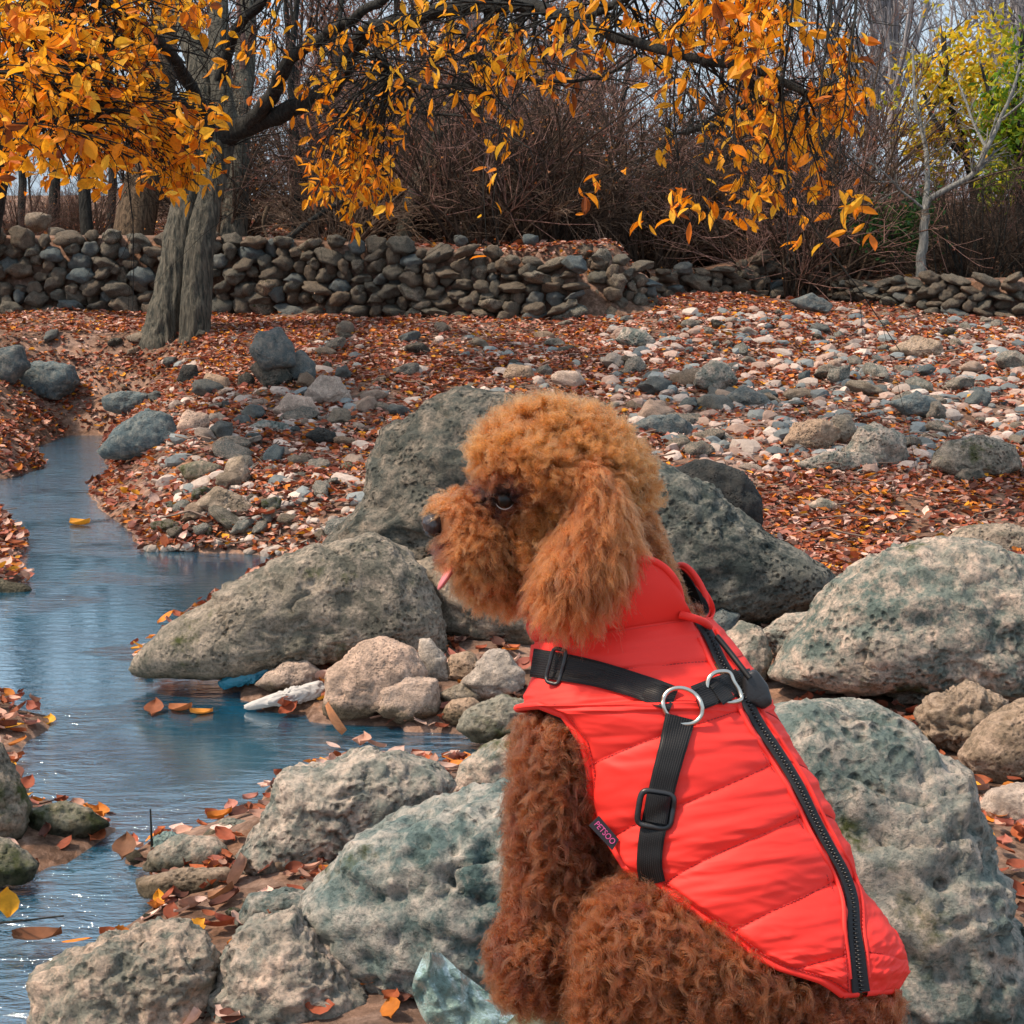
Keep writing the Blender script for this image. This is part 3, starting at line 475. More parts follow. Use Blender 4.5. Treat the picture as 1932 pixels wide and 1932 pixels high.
stone_wall('tumbled wall remnant under the dark thicket in the middle distance', [(1225, 17.6), (1330, 17.9), (1440, 18.3), (1570, 18.6)], [1.50, 1.52, 1.66, 1.42], [1.05, 1.1, 1.15, 1.2], 4, (.16, .34), 5, .6)
stone_wall('low wall of rounded stones below the pale slender tree', [(1560, 18.4), (1640, 17.6), (1760, 16.9), (1860, 16.7), (2000, 16.6), (2250, 16.6)], [1.36, 1.38, 1.44, 1.42, 1.44, 1.42], [1.1, 1.03, .98, .98, .98, .98], 4, (.15, .27), 6, .4, round_=True)
for u, v, w, lb in ((110, 440, 46, 'pointed brown rock lying on top of the terrace at the left'), (70, 415, 60, 'bluish rock behind the pointed brown rock on the terrace'), (870, 452, 34, 'grey capstone perched on the long wall'), (540, 462, 40, 'leaf littered capstone beside the leaning stick'), (1000, 452, 42, 'pale capstone near the end of the long wall')):
    q = P(np.array(u), np.array(v), np.array(17.6 if u < 200 else 17.0)); s = w / 2 * 17.3 / F; o = bpy.data.objects.new('stone', stone_data(3, 'tan' if 'brown' in lb else 'slate')); COL.objects.link(o); o.location = q; o.scale = (s * 1.1, s, s * 1.1); o.rotation_euler = (.1, .1, u); tag(o, lb, 'stone')
# ------------------------------------------------------------------ leaf litter
lv = np.array([(0, -.5, 0), (-.26, -.05, .14), (.26, -.05, .10), (0, .5, .10), (0, 0, 0), (-.16, .25, .16), (.16, .25, .05)], float); lf = np.array([(0, 4, 1), (0, 2, 4), (4, 6, 3), (4, 2, 6), (4, 3, 5), (4, 5, 1)])
_y = np.array([-.5, -.25, 0, .25, .5]); _w = np.array([.03, .24, .33, .22, .0]); _g = [(sx * _w[k] * (1 + .12 * (k % 2)), _y[k] + .05 * abs(sx), .10 * abs(sx) + .22 * _y[k] ** 2 + .05 * sx * _y[k]) for k in range(5) for sx in (-1, -.5, 0, .5, 1)]
nlv = np.array(_g); nlf = np.array([f for k in range(4) for j in range(4) for f in ((k * 5 + j, k * 5 + j + 1, k * 5 + j + 6), (k * 5 + j, k * 5 + j + 6, k * 5 + j + 5))])
PAL = np.array([(.27, .065, .030), (.36, .095, .035), (.54, .17, .02), (.46, .25, .18), (.60, .40, .33), (.10, .034, .022), (.34, .11, .075), (.66, .29, .02), (.44, .18, .135)])
def litter(name, n, ur, yr, size, label, wt=None, lift=.012, tilt=.7, zmin=.0, sdmax=None):
    y = np.sqrt(rng.uniform(yr[0] ** 2, yr[1] ** 2, n)) if yr[1] > 8 else rng.uniform(*yr, n); u = rng.uniform(*ur, n); x = (u - W/2) / F * y * 1.02; z = terr(x, y); keep = z > zmin
    if sdmax is not None: keep &= sdf_poly(np.stack([x, y], -1), RW) < sdmax
    if wt is not None:
        uu, vv, dd = proj(np.stack([x, y, z], -1)); keep &= rng.random(n) < wt(uu, vv, x, y)
    p = np.stack([x, y, z + lift * rng.random(n) * 2], -1)[keep]; m = len(p); w = np.array([.16, .17, .10, .14, .12, .12, .10, .04, .05]); c = PAL[rng.choice(9, m, p=w)] * rng.uniform(.6, 1.25, (m, 1))
    bvv, bff = (nlv, nlf) if size[0] < .052 and yr[1] < 8 or name == 'wet_leaves' else (lv, lf); V, Q = scatter(bvv, bff, p, rand_rot(m, tilt), rng.uniform(*size, m)[:, None] * rng.uniform((.8, .8, .3), (1.3, 1.1, 2.2), (m, 3))); o = put(name, V, Q, M['litter'], origin=(0, 0, 0), col=np.repeat(c, len(bvv), 0), smooth=len(bvv) > 8); tag(o, label, kind='stuff'); return o
def wfar(u, v, x, y):
    w = np.full(len(u), 1.0); w = np.where((u > 1150) & (v < 900), .62 + .38 * (perlin(np.stack([x * 1.1, y * .9, 0 * x], -1)) > .12), w); w = np.where((u > 1250) & (u < 1560) & (v < 650), .9, w)
    w = w * (.45 + .55 * (perlin(np.stack([x * .9 + 7, y * .55, 0 * x], -1)) + .5 * perlin(np.stack([x * 2.6, y * 1.6, 0 * x + 4], -1)) > -.12))
    return w * np.where((u < 330) & (v > 625) & (v < 668), .35, 1)
litter('leaf_litter', 150000, (-300, 2350), (7.2, 17.6), (.032, .085), 'carpet of fallen rust and orange leaves on the banks', wfar)
litter('leaf_litter', 10500, (-350, 2450), (3.0, 7.4), (.035, .08), 'fallen leaves caught between the near boulders', lambda u, v, x, y: .25 + .6 * (perlin(np.stack([x * 3, y * 3, 0 * x], -1)) > 0))
litter('leaf_litter', 12000, (-300, 2350), (17.4, 30), (.10, .16), 'fallen leaves on the terrace behind the stone walls')
_n = 700; _y = np.sqrt(rng.uniform(6.5 ** 2, 17.4 ** 2, _n)); _x = (rng.uniform(-40, 1970, _n) - W/2) / F * _y; _z = terr(_x, _y); _k = _z > .03; _x, _y, _z = _x[_k], _y[_k], _z[_k]; _n = len(_x); _a = rng.uniform(0, 6.28, _n); _L = rng.uniform(.08, .35, _n); _t = np.linspace(-.5, .5, 4)
_PP = np.stack([_x[:, None] + np.cos(_a)[:, None] * _t * _L[:, None] + rng.normal(size=(_n, 4)) * .01, _y[:, None] + np.sin(_a)[:, None] * _t * _L[:, None], _z[:, None] + .03 + rng.normal(size=(_n, 4)) * .015], -1)
o = put('dead_twigs', *tubes(_PP, np.full((_n, 4), 1) * rng.uniform(.0025, .006, (_n, 1)), 4), simple('dead_twig', (.16, .11, .085), .9), origin=(0, 0, 0)); tag(o, 'dead twigs strewn through the fallen leaves', kind='stuff')
litter('wet_leaves', 3600, (-60, 800), (4.6, 15), (.045, .10), 'wet leaves heaped along the waterline', None, .03, 1.0, -.02, .22)
# ------------------------------------------------------------------ trees
def grow(PP, RR, n, lenr, ang, K=4, up=0.0, wig=.12, t0=.2, t1=1.0, rr=.5, tip=.25, r=None):
    r = r or rng; N, KP, _ = PP.shape; idx = np.repeat(np.arange(N), n); m = len(idx); t = r.uniform(t0, t1, m); k = t * (KP - 1); k0 = np.minimum(k.astype(int), KP - 2); f = (k - k0)[:, None]
    p0 = PP[idx, k0] * (1 - f) + PP[idx, k0 + 1] * f; r0 = RR[idx, k0] * (1 - f[:, 0]) + RR[idx, k0 + 1] * f[:, 0]; d = PP[idx, k0 + 1] - PP[idx, k0]; d /= np.linalg.norm(d, axis=1)[:, None] + 1e-9
    L = np.linalg.norm(np.diff(PP, axis=1), axis=2).sum(1)[idx] * r.uniform(*lenr, m) * (1 - .45 * t); q = r.normal(size=(m, 3)); q -= d * (q * d).sum(1)[:, None]; q /= np.linalg.norm(q, axis=1)[:, None] + 1e-9
    a = r.uniform(*ang, m)[:, None]; dr = d * np.cos(a) + q * np.sin(a); dr[:, 2] += up; dr /= np.linalg.norm(dr, axis=1)[:, None]; out = np.zeros((m, K, 3)); out[:, 0] = p0
    for j in range(1, K):
        dr = dr + wig * r.normal(size=(m, 3)); dr[:, 2] += up * .3; dr /= np.linalg.norm(dr, axis=1)[:, None]; out[:, j] = out[:, j - 1] + dr * (L / (K - 1))[:, None]
    R = (r0 * rr)[:, None] * np.linspace(1, tip, K)[None]; return out, np.maximum(R, .0012)
def bare_mesh(seed, h, r0, fork=.35, dens=(9, 6, 6, 3), spread=.8, up=.12, rmin=.004, leaf=0):
    r = np.random.default_rng(seed); z = np.linspace(0, 1, 7); tr = np.stack([.10 * h * (r.random() - .5) * z ** 1.5 + .012 * h * r.normal(size=7) * z, .08 * h * (r.random() - .5) * z, h * z], -1)[None]; tr[0, 0, :2] = 0
    R0 = (r0 * np.linspace(1.15, .25, 7))[None]; A, RA = grow(tr, R0, dens[0], (.35, .65), (.35, spread), 6, up, .10, fork, 1, .6, .3, r); B, RB = grow(A, RA, dens[1], (.35, .7), (.35, .9), 5, up * .6, .13, .15, 1, .55, .3, r); Cc, RC = grow(B, RB, dens[2], (.4, .75), (.35, .95), 4, up * .4, .15, .1, 1, .6, .4, r)
    tw = [tubes(B, np.maximum(RB, rmin), 4), tubes(Cc, np.maximum(RC, rmin), 3)]
    last = Cc
    if dens[3]: D, RD = grow(Cc, RC, dens[3], (.4, .8), (.3, .9), 3, up * .3, .12, .1, 1, .7, .5, r); tw.append(tubes(D, np.maximum(RD, rmin * .75), 3)); last = D
    lw = None
    if leaf:
        k = r.integers(len(last), size=leaf); p = last[k, -1]; lw = scatter(lv[:5], lf[:2], p, rand_rot(leaf), r.uniform(.05, .11, leaf))
    return join([tubes(tr, R0, 8), tubes(A, np.maximum(RA, rmin), 5)]), join(tw), lw, last[:, -1]
def shrub_mesh(seed, h, n=22, lean=.7, dens=(7, 6), rmin=.004, r0=.022):
    r = np.random.default_rng(seed); a = r.uniform(0, 6.28, n); l = r.uniform(.05, lean, n); d = np.stack([np.cos(a) * np.sin(l), np.sin(a) * np.sin(l), np.cos(l)], -1); PP = np.zeros((n, 6, 3)); PP[:, 0] = np.stack([np.cos(a), np.sin(a), 0 * a], -1) * r.uniform(0, .3, n)[:, None]
    L = h * r.uniform(.6, 1.15, n)
    for k in range(1, 6): d = d + .08 * r.normal(size=(n, 3)); d[:, 2] -= .05 * k * r.random(n) * lean; d /= np.linalg.norm(d, axis=1)[:, None]; PP[:, k] = PP[:, k - 1] + d * (L / 5)[:, None]
    RR = (r0 * r.uniform(.6, 1.2, n))[:, None] * np.linspace(1, .3, 6)[None]; A, RA = grow(PP, RR, dens[0], (.3, .65), (.3, 1.0), 4, .05, .16, .15, 1, .5, .4, r); B, RB = grow(A, RA, dens[1], (.35, .8), (.3, 1.0), 3, .0, .16, .1, 1, .65, .5, r)
    return tubes(PP, RR, 5), join([tubes(A, np.maximum(RA, rmin), 3), tubes(B, np.maximum(RB, rmin * .8), 3)]), B[:, -1]
def leafcol(n, pal, r=rng): p = np.array(pal); return p[r.integers(len(p), size=n)] * r.uniform(.7, 1.2, (n, 1))
RUST = [(.42, .13, .04), (.28, .08, .04), (.58, .24, .04), (.42, .22, .13), (.34, .11, .07)]
TREES = []
def proto(name, wood, twig, mw, mt_, lw=None, pal=None):
    d = [('trunk', mkmesh('trunk', *wood, mw)), ('twigs', mkmesh('twigs', *twig, mt_))]
    if lw is not None: d.append(('dead_leaves', mkmesh('dead_leaves', *lw, M['leaf'], smooth=False, col=np.repeat(leafcol(len(lw[0]) // 5, pal), 5, 0))))
    return (name, d)
def plant(pr, label, cat, loc, rz, sc, group=None, lean=(0, 0)):
    name, d = pr; o = empty(name, loc); o.rotation_euler = (lean[0], lean[1], rz); o.scale = (sc if isinstance(sc, tuple) else (sc, sc, sc)); tag(o, label, cat, group)
    for nm, me in d:
        c = bpy.data.objects.new(nm, me); COL.objects.link(c); c.parent = o
        if nm != 'trunk': c['kind'] = 'stuff'
    return o
bt = [bare_mesh(21, 7, .10, .22, (11, 7, 6, 3), leaf=1400), bare_mesh(22, 7.5, .085, .15, (14, 6, 5, 3), .6, .2, leaf=260), bare_mesh(23, 6.5, .11, .25, (10, 7, 6, 3), 1.0, .05, leaf=2000)]
PT = [proto('bare_tree', bt[0][0], bt[0][1], M['bark_dk'], M['twig_rd'], bt[0][2], RUST), proto('bare_tree', bt[1][0], bt[1][1], M['twig_gr'], M['twig_gr'], bt[1][2], RUST), proto('bare_tree', bt[2][0], bt[2][1], M['bark_dk'], M['twig_rd'], bt[2][2], RUST)]
sh = [shrub_mesh(31, 2.0), shrub_mesh(32, 2.3, 26, .9), shrub_mesh(33, 1.7, 22, 1.1, (8, 7))]
def shleaf(s, n, seed): r = np.random.default_rng(seed); p = s[2][r.integers(len(s[2]), size=n)]; return scatter(lv[:5], lf[:2], p, rand_rot(n), r.uniform(.035, .075, n))
PS = [proto('bare_shrub', sh[0][0], sh[0][1], M['twig_dk'], M['twig_dk'], shleaf(sh[0], 260, 1), RUST), proto('bare_shrub', sh[1][0], sh[1][1], M['twig_dk'], M['twig_rd'], shleaf(sh[1], 320, 2), RUST), proto('bare_shrub', sh[2][0], sh[2][1], M['twig_dk'], M['twig_br'])]
BLAND = [(20, 'at the left frame edge'), (130, 'around the thin dark trunks'), (250, 'by the thick brown trunk'), (380, 'behind the leaning trunks'), (500, 'by the broken pale stake'), (640, 'over the leaning dead branch'), (770, 'by the short leaning grey trunk'), (900, 'above the middle of the long wall'), (1060, 'above the end of the long wall'), (1190, 'above the short wall stub'), (1320, 'over the tumbled wall remnant'), (1450, 'behind the longest hanging leaves'), (1560, 'at the right end of the tumbled remnant'), (1660, 'by the low green bush'), (1745, 'behind the pale slender tree'), (1850, 'behind the dark many stemmed bush'), (1940, 'at the right frame edge')]
BUSED = set()
def blabel(noun, tone, u, y, y0, y1, sc, fallback):
    row = ('front row', 'second row', 'middle', 'deep', 'rearmost')[min(4, int((y - y0) / (y1 - y0) * 5))]; size = 'low' if sc < .8 else 'medium' if sc < 1.0 else 'tall'
    for l in sorted(BLAND, key=lambda b: abs(b[0] - u))[:4]:
        t = f'{size} {tone} leafless {noun}, {row}, {l[1]}'
        if t not in BUSED: BUSED.add(t); return t
    return fallback
def gz(x, y): return float(terr(np.array([x]), np.array([y]))[0])
r = np.random.default_rng(5)
for k in range(58):          # thicket behind the wall
    y = r.uniform(18.2, 24); u = r.uniform(430, 1560) if k < 44 else r.uniform(-80, 450); x = (u - W/2) / F * y
    pi_ = (0, 0, 1, 2)[k % 4] if 800 < u < 1450 else (1, 2, 0)[k % 3]; sc = r.uniform(.75, 1.25) * (.30 if u < 400 else 1)
    plant(PS[pi_], blabel('shrub', ('dark', 'reddish', 'light brown')[pi_], u, y, 18.2, 24, sc, 'leafless brown shrub in the tangled thicket behind the long stone wall'), 'shrub', (x, y, gz(x, y) - .05), r.uniform(0, 6.28), sc, 'shrubs of the thicket behind the wall')
for k in range(30):
    y = r.uniform(19.5, 27); u = r.uniform(1540, 1990) if k < 22 else r.uniform(1990, 2300); x = (u - W/2) / F * y
    sc = r.uniform(.45, .8); pi_ = (2, 1, 2)[k % 3]; plant(PS[pi_], blabel('shrub', ('dark', 'reddish', 'light brown')[pi_], u, y, 19.5, 27, sc, 'leafless brownish shrub behind the low wall of rounded stones'), 'shrub', (x, y, gz(x, y) - .05), r.uniform(0, 6.28), sc, 'shrubs behind the right hand wall')
for k in range(44):          # far leafless wood
    y = r.uniform(24, 46); u = r.uniform(-60, 1990) if k < 34 else r.uniform(1990, 2350); x = (u - W/2) / F * y; rt = u > 1480
    pi_ = 1 if rt or r.random() < .2 else (0, 2)[k % 2]; sc = r.uniform(.7, 1.15)
    plant(PT[pi_], blabel('tree', ('reddish', 'slim grey', 'spreading reddish')[pi_], u, y, 24, 46, sc, 'slim grey leafless tree in the far wood at the right' if rt else 'leafless reddish tree in the far wood behind the thicket'), 'tree', (x, y, gz(x, y) - .1), r.uniform(0, 6.28), sc * (1.15 if rt else .28 if u < 420 else .85), 'grey trees of the far right wood' if rt else 'reddish trees of the far wood')
# single background trunks
def pxline(pts, n): q = spline(np.array([P(np.array(a), np.array(b), np.array(c)) for a, b, c in pts]), n); return q
def trunk_tree(label, pts, r0, r1, mb, seed, crown=True, mtw='twig_rd', n=10):
    q = pxline(pts, n); root = empty('bare_tree', q[0] - (0, 0, .1)); tag(root, label, 'tree'); RR = np.linspace(r0, r1, n); L = [tube(q, RR, 10)]; V, Q = join(L)
    V = V + (np.random.default_rng(seed).normal(size=V.shape) * .004); put('trunk', V, Q, M[mb], root)
    if crown:
        rr = np.random.default_rng(seed); A, RA = grow(q[None], RR[None], 9 if q[0][0] > -1.5 else 4, (.25, .5), (.5, 1.0), 6, .1, .12, .35, 1, .45, .3, rr); B, RB = grow(A, RA, 6, (.4, .7), (.4, .9), 5, .05, .14, .15, 1, .5, .3, rr); D, RD = grow(B, RB, 6, (.4, .8), (.3, .9), 4, 0, .15, .1, 1, .6, .4, rr)
        o = put('twigs', *join([tubes(A, RA, 5), tubes(B, np.maximum(RB, .004), 3), tubes(D, np.maximum(RD, .003), 3)]), M[mtw], root); o['kind'] = 'stuff'
    return root
trunk_tree('thick brown trunk leaning right behind the wall, left of the two leaning trunks', [(246, 482, 18.3), (262, 380, 18.4), (280, 300, 18.5), (300, 180, 18.8), (310, 40, 19), (320, -160, 19.4)], .24, .13, 'bark_br', 1)
trunk_tree('straight grey trunk standing just behind the right hand leaning trunk', [(438, 480, 18.2), (447, 350, 18.3), (450, 240, 18.3), (462, 120, 18.5), (470, -120, 18.8)], .16, .09, 'bark', 2)
trunk_tree('short leaning grey trunk half hidden by the thicket above the wall', [(757, 472, 18.0), (768, 410, 18.1), (785, 350, 18.3), (830, 250, 18.6), (880, 120, 19.5)], .10, .05, 'bark', 3)
trunk_tree('thin dark trunk in the shade at the far left behind the wall', [(167, 476, 18.4), (160, 380, 18.4), (158, 300, 18.5), (150, 120, 18.7), (150, -80, 19)], .075, .05, 'bark_dk', 4)
trunk_tree('second thin dark trunk left of the shaded one behind the wall', [(100, 476, 20), (104, 330, 20), (98, 200, 20.2), (110, -60, 20.6)], .075, .05, 'bark_dk', 5)
trunk_tree('dark trunk cut by the left frame edge above the terrace', [(-25, 460, 16.9), (-5, 340, 16.6), (5, 260, 16.2), (-10, 120, 16), (-40, -80, 16)], .13, .08, 'bark_dk', 6, False)
trunk_tree('slender trunk between the thicket shrubs left of the dark hollow', [(1180, 470, 20), (1185, 380, 20), (1170, 250, 20.4), (1200, 60, 21)], .06, .03, 'bark_dk', 8)
for k, (u_, y_, w_) in enumerate(((35, 19.5, .05), (205, 21, .06), (330, 19.8, .045), (555, 19.6, .06), (640, 20.5, .05), (985, 20.5, .06), (1090, 19.8, .05))):
    trunk_tree(('thin dark bare stem at the left end of the terrace', 'thin dark bare stem between the shaded trunks and the thick brown trunk', 'thin dark bare stem just left of the leaning trunks', 'thin bare stem beside the broken pale stake', 'thin bare stem behind the leaning dead branch', 'thin bare stem in the middle of the thicket', 'thin bare stem left of the slender thicket trunk')[k], [(u_, 470, y_), (u_ + 8, 330, y_), (u_ - 6, 150, y_), (u_ + 14, -80, y_)], w_, w_ * .5, 'bark_dk', 70 + k, False)
# leaning dead sticks
for k, (pts, rr, lb) in enumerate((([(540, 452, 17.6), (610, 400, 17.8), (690, 360, 18.2), (760, 330, 18.6)], .035, 'dead branch leaning out of the thicket beside the leaning grey trunk'), ([(505, 390, 17.6), (497, 420, 17.6), (506, 455, 17.6)], .03, 'broken pale stake standing on the wall right of the trunks'))):
    q = pxline(pts, 12); V, Q = tube(q, np.linspace(rr, rr * .4, 12), 7); o = put('dead_branch', V, Q, M['bark_br'] if k else M['bark_dk']); tag(o, lb, 'branch')
# pale slender tree on the right
def multi_limb(root, limbs, mb, seed, n=14, sides=9):
    L = []; PL = []
    for pts, r0, r1 in limbs:
        q = pxline(pts, n); q[1:-1] += np.random.default_rng(seed + len(L)).normal(size=(n - 2, 3)) * r0 * .12; R = np.linspace(r0, r1, n); L.append(tube(q, R, sides)); PL.append((q, R))
    return L, PL
root = empty('pale_tree', P(np.array(1737), np.array(553), np.array(17.3)) - (0, 0, .1)); tag(root, 'slender pale barked tree growing out of the rounded stone wall with one long crooked limb', 'tree')
L, PL = multi_limb(root, [([(1737, 556, 17.3), (1738, 500, 17.3), (1744, 440, 17.3), (1744, 395, 17.3)], .062, .045), ([(1744, 400, 17.3), (1752, 378, 17.3), (1800, 350, 17.2), (1842, 325, 17.1), (1862, 280, 17.0), (1880, 240, 17), (1905, 190, 17), (1925, 120, 17)], .036, .014), ([(1744, 400, 17.3), (1750, 340, 17.4), (1744, 270, 17.5), (1728, 200, 17.6), (1722, 90, 17.8)], .034, .012), ([(1862, 282, 17), (1840, 240, 17.2), (1825, 200, 17.3), (1800, 130, 17.5)], .02, .008), ([(1744, 395, 17.3), (1700, 360, 17.2), (1660, 320, 17), (1600, 290, 16.8)], .016, .006), ([(1890, 225, 17), (1932, 190, 16.8), (1980, 130, 16.6)], .015, .006)], 'bark_pl', 50)
put('trunk', *join(L), M['bark_pl'], root); PQ = np.stack([a for a, b in PL[1:]]); RQ = np.stack([b for a, b in PL[1:]])
A, RA = grow(PQ, RQ, 9, (.12, .35), (.4, 1.0), 5, .05, .15, .2, 1, .5, .4); B, RB = grow(A, RA, 6, (.4, .8), (.3, 1), 4, .03, .16, .1, 1, .6, .5); o = put('twigs', *join([tubes(A, np.maximum(RA, .004), 4), tubes(B, np.maximum(RB, .003), 3)]), M['bark_pl'], root); o['kind'] = 'stuff'
# dark many stemmed bushes at the right
dk = [shrub_mesh(41, 1.35, 26, .55, (7, 5), .003, .018), shrub_mesh(42, 1.1, 16, .75, (6, 5), .003, .022)]
PD = [proto('dark_bush', d_[0], d_[1], M['bark_dk'], M['twig_dk']) for d_ in dk]
for k, (u, y, sc, lb) in enumerate(((1838, 18.0, 1.0, 'dark many stemmed bush right of the pale slender tree'), (1775, 17.9, .75, 'smaller dark bush at the foot of the pale slender tree'), (1925, 18.0, .95, 'dark leaning bush cut by the right frame edge'))):
    x = (u - W/2) / F * y; plant(PD[k % 2], lb, 'bush', (x, y, gz(x, y) - .05), k * 1.3, sc)
# leafy crowns: yellow green tree, little green bush
def leaf_cloud(blobs, n, size, pal, seed, nm='leaves'):
    r = np.random.default_rng(seed); b = r.integers(len(blobs), size=n // 9); c = np.array([P(np.array(blobs[k][0]), np.array(blobs[k][1]), np.array(blobs[k][2])) for k in b]); rad = np.array([blobs[k][3] for k in b])
    c = c + r.normal(size=c.shape) * rad[:, None] * .5; p = np.repeat(c, 9, 0) + r.normal(size=(len(c) * 9, 3)) * .10; m = len(p)
    return scatter(lv[:5], lf[:4] if False else np.array([(0, 4, 1), (0, 2, 4), (4, 2, 3), (4, 3, 1)]), p, rand_rot(m), r.uniform(*size, m)), np.repeat(leafcol(m, pal, r), 5, 0)
def leafy_tree(name, label, limbs, blobs, n, size, pal, mb, seed, cat='tree'):
    L, PL = multi_limb(None, limbs, mb, seed); root = empty(name, PL[0][0][0] - (0, 0, .1)); tag(root, label, cat); put('trunk', *join(L), M[mb], root); PQ = np.stack([a for a, b in PL]); RQ = np.stack([b for a, b in PL])
    A, RA = grow(PQ, RQ, 10, (.15, .4), (.4, 1), 5, .03, .15, .2, 1, .45, .4); o = put('twigs', *tubes(A, np.maximum(RA, .004), 4), M['twig_dk'], root); o['kind'] = 'stuff'
    (V, Q), c = leaf_cloud(blobs, n, size, pal, seed); o = put('leaves', V, Q, M['leaf'], root, col=c, smooth=False); o['kind'] = 'stuff'
GRN = [(.16, .28, .02), (.30, .36, .02), (.10, .20, .02), (.45, .42, .02)]; YEL = [(.75, .52, .02), (.62, .48, .03), (.42, .40, .03), (.78, .44, .02)]
leafy_tree('yellow_tree', 'tree with yellow leaves behind the pale slender tree', [([(1850, 470, 20.5), (1840, 380, 20.5), (1820, 280, 20.5), (1790, 180, 20.5), (1780, 60, 20.5)], .09, .03), ([(1825, 300, 20.5), (1770, 240, 20.3), (1740, 170, 20.3)], .05, .02)], [(1790, 120, 20.5, .62), (1760, 180, 20.5, .55), (1820, 190, 20.5, .62), (1790, 250, 20.5, .55), (1850, 130, 20.5, .55), (1870, 250, 20.5, .5), (1750, 270, 20.5, .3)], 2000, (.08, .15), YEL, 'bark_dk', 61)
leafy_tree('green_tree', 'tree with green and yellowing leaves at the right frame edge', [([(1930, 460, 19.8), (1925, 350, 19.8), (1915, 220, 19.8), (1930, 60, 19.8)], .08, .03), ([(1920, 280, 19.8), (1870, 190, 19.8), (1850, 120, 19.8)], .04, .015)], [(1905, 190, 19.8, .55), (1935, 150, 19.8, .55), (1890, 240, 19.8, .3), (1920, 290, 19.8, .5), (1950, 230, 19.8, .55), (1880, 340, 19.8, .2)], 2100, (.08, .14), GRN, 'bark_dk', 62)
leafy_tree('green_bush', 'low green bush under the hanging orange leaves left of the pale slender tree', [([(1690, 500, 17.8), (1685, 460, 17.8), (1675, 420, 17.8)], .02, .008)], [(1690, 415, 17.8, .22), (1720, 440, 17.8, .2), (1650, 430, 17.8, .2), (1730, 400, 17.8, .15)], 900, (.05, .09), [(.02, .075, .02), (.03, .10, .03), (.05, .11, .02)], 'bark_dk', 63, 'bush')
# ------------------------------------------------------------------ the orange tree in front
base = P(np.array(325), np.array(618), np.array(15.5)); root = empty('autumn_tree', base); tag(root, 'big autumn tree with two leaning furrowed trunks and orange leaves hanging over the stream', 'tree')
def furrow(q, R, sides, seed):
    V, Q = tube(q, R, sides); r = np.random.default_rng(seed); n = len(q); C = np.repeat(q, sides, 0); d = V - C; L = np.linalg.norm(d, axis=1)[:, None]; x = V * (16, 16, 2.6) ; V = V + d / L * (.016 * ridged(x + seed, 2) + .020 * fbm(V * 3, 2))[:, None] * np.minimum(1, L / .15); return V, Q
TR = [([(296, 690, 15.5), (314, 600, 15.5), (338, 480, 15.5), (352, 390, 15.5), (368, 300, 15.55), (385, 230, 15.6), (380, 140, 15.7), (350, 40, 15.8), (330, -120, 16)], .175, .085, 1.25), ([(368, 680, 15.3), (371, 560, 15.3), (378, 470, 15.3), (392, 390, 15.35), (412, 310, 15.4), (425, 250, 15.45), (418, 170, 15.5), (412, 80, 15.6), (420, -120, 15.8)], .135, .075, 1.2)]
L = []; LIMB = []
for k, (pts, r0, r1, fl) in enumerate(TR):
    q = pxline(pts, 140); R = np.linspace(r0, r1, 140); R = R * (1 + .18 * np.exp(-np.arange(140) / 12.0)); L.append(furrow(q, R, 72, k * 7)); LIMB.append((q[50::2], R[50::2]))
put('trunk', *L[0], M['bark'], root); put('trunk', *L[1], M['bark'], root)
BR = [([(420, 255, 15.4), (455, 238, 15.2), (490, 215, 14.9), (520, 165, 14.6), (548, 110, 14.3), (600, 75, 14), (690, 20, 13.4), (780, -40, 13)], .085, .03), ([(425, 262, 15.4), (480, 232, 15.1), (535, 215, 14.8), (590, 188, 14.5), (640, 140, 14), (690, 60, 13.2), (760, 42, 12.6), (860, 15, 12), (980, 10, 11.2), (1090, 40, 10.4), (1180, 72, 9.8), (1290, 105, 9.4), (1400, 125, 9.2), (1520, 175, 9)], .095, .02),
 ([(385, 215, 15.6), (320, 100, 14), (250, 40, 12.5), (150, -30, 11)], .07, .03), ([(380, 205, 15.5), (330, 190, 14), (260, 200, 12.3), (160, 190, 11), (60, 235, 10), (-40, 260, 9.6)], .06, .015), ([(412, 160, 15.5), (440, 70, 15), (500, 0, 14), (560, -80, 13)], .06, .03), ([(250, 40, 12.5), (150, 100, 11.2), (60, 130, 10), (-60, 140, 9.5)], .035, .012),
 ([(690, 60, 13.2), (740, 130, 12.6), (800, 165, 12.2), (870, 160, 11.8), (960, 200, 11)], .025, .008), ([(1090, 40, 10.4), (1200, -10, 9.8), (1350, -60, 9.4), (1560, -60, 9)], .03, .012), ([(590, 188, 14.5), (650, 220, 14), (690, 260, 13.6), (730, 330, 13.4)], .025, .008), ([(1290, 250, 10.6), (1360, 232, 10.4), (1440, 185, 10.2), (1520, 200, 10)], .02, .008), ([(870, 15, 12), (900, 110, 11.8), (1000, 150, 11.5), (1130, 145, 11), (1210, 100, 10.4)], .018, .008), ([(640, 140, 14), (780, 210, 13.4), (900, 225, 13), (1000, 280, 12.6)], .018, .006)]
BR += [([(u + 12, -60, d), (u, 60, d), (u - 14, 180, d), (u - 6, 300, d), (u + dx, v1, d)], .009, .003) for u, dx, v1, d in ((1490, -4, 470, 8.6), (1562, 20, 340, 8.5), (1330, -40, 330, 9.2), (1400, 30, 380, 9), (1285, -15, 250, 9.4), (1610, 4, 300, 8.5))]
for pts, r0, r1 in BR: q = pxline(pts, 40); q[1:-1] += rng.normal(size=(38, 3)) * r0 * .12; R = np.linspace(r0, r1, 40); V, Q = tube(q, R, 10); put('limb', V, Q, M['bark_dk'], root); LIMB.append((q, R))
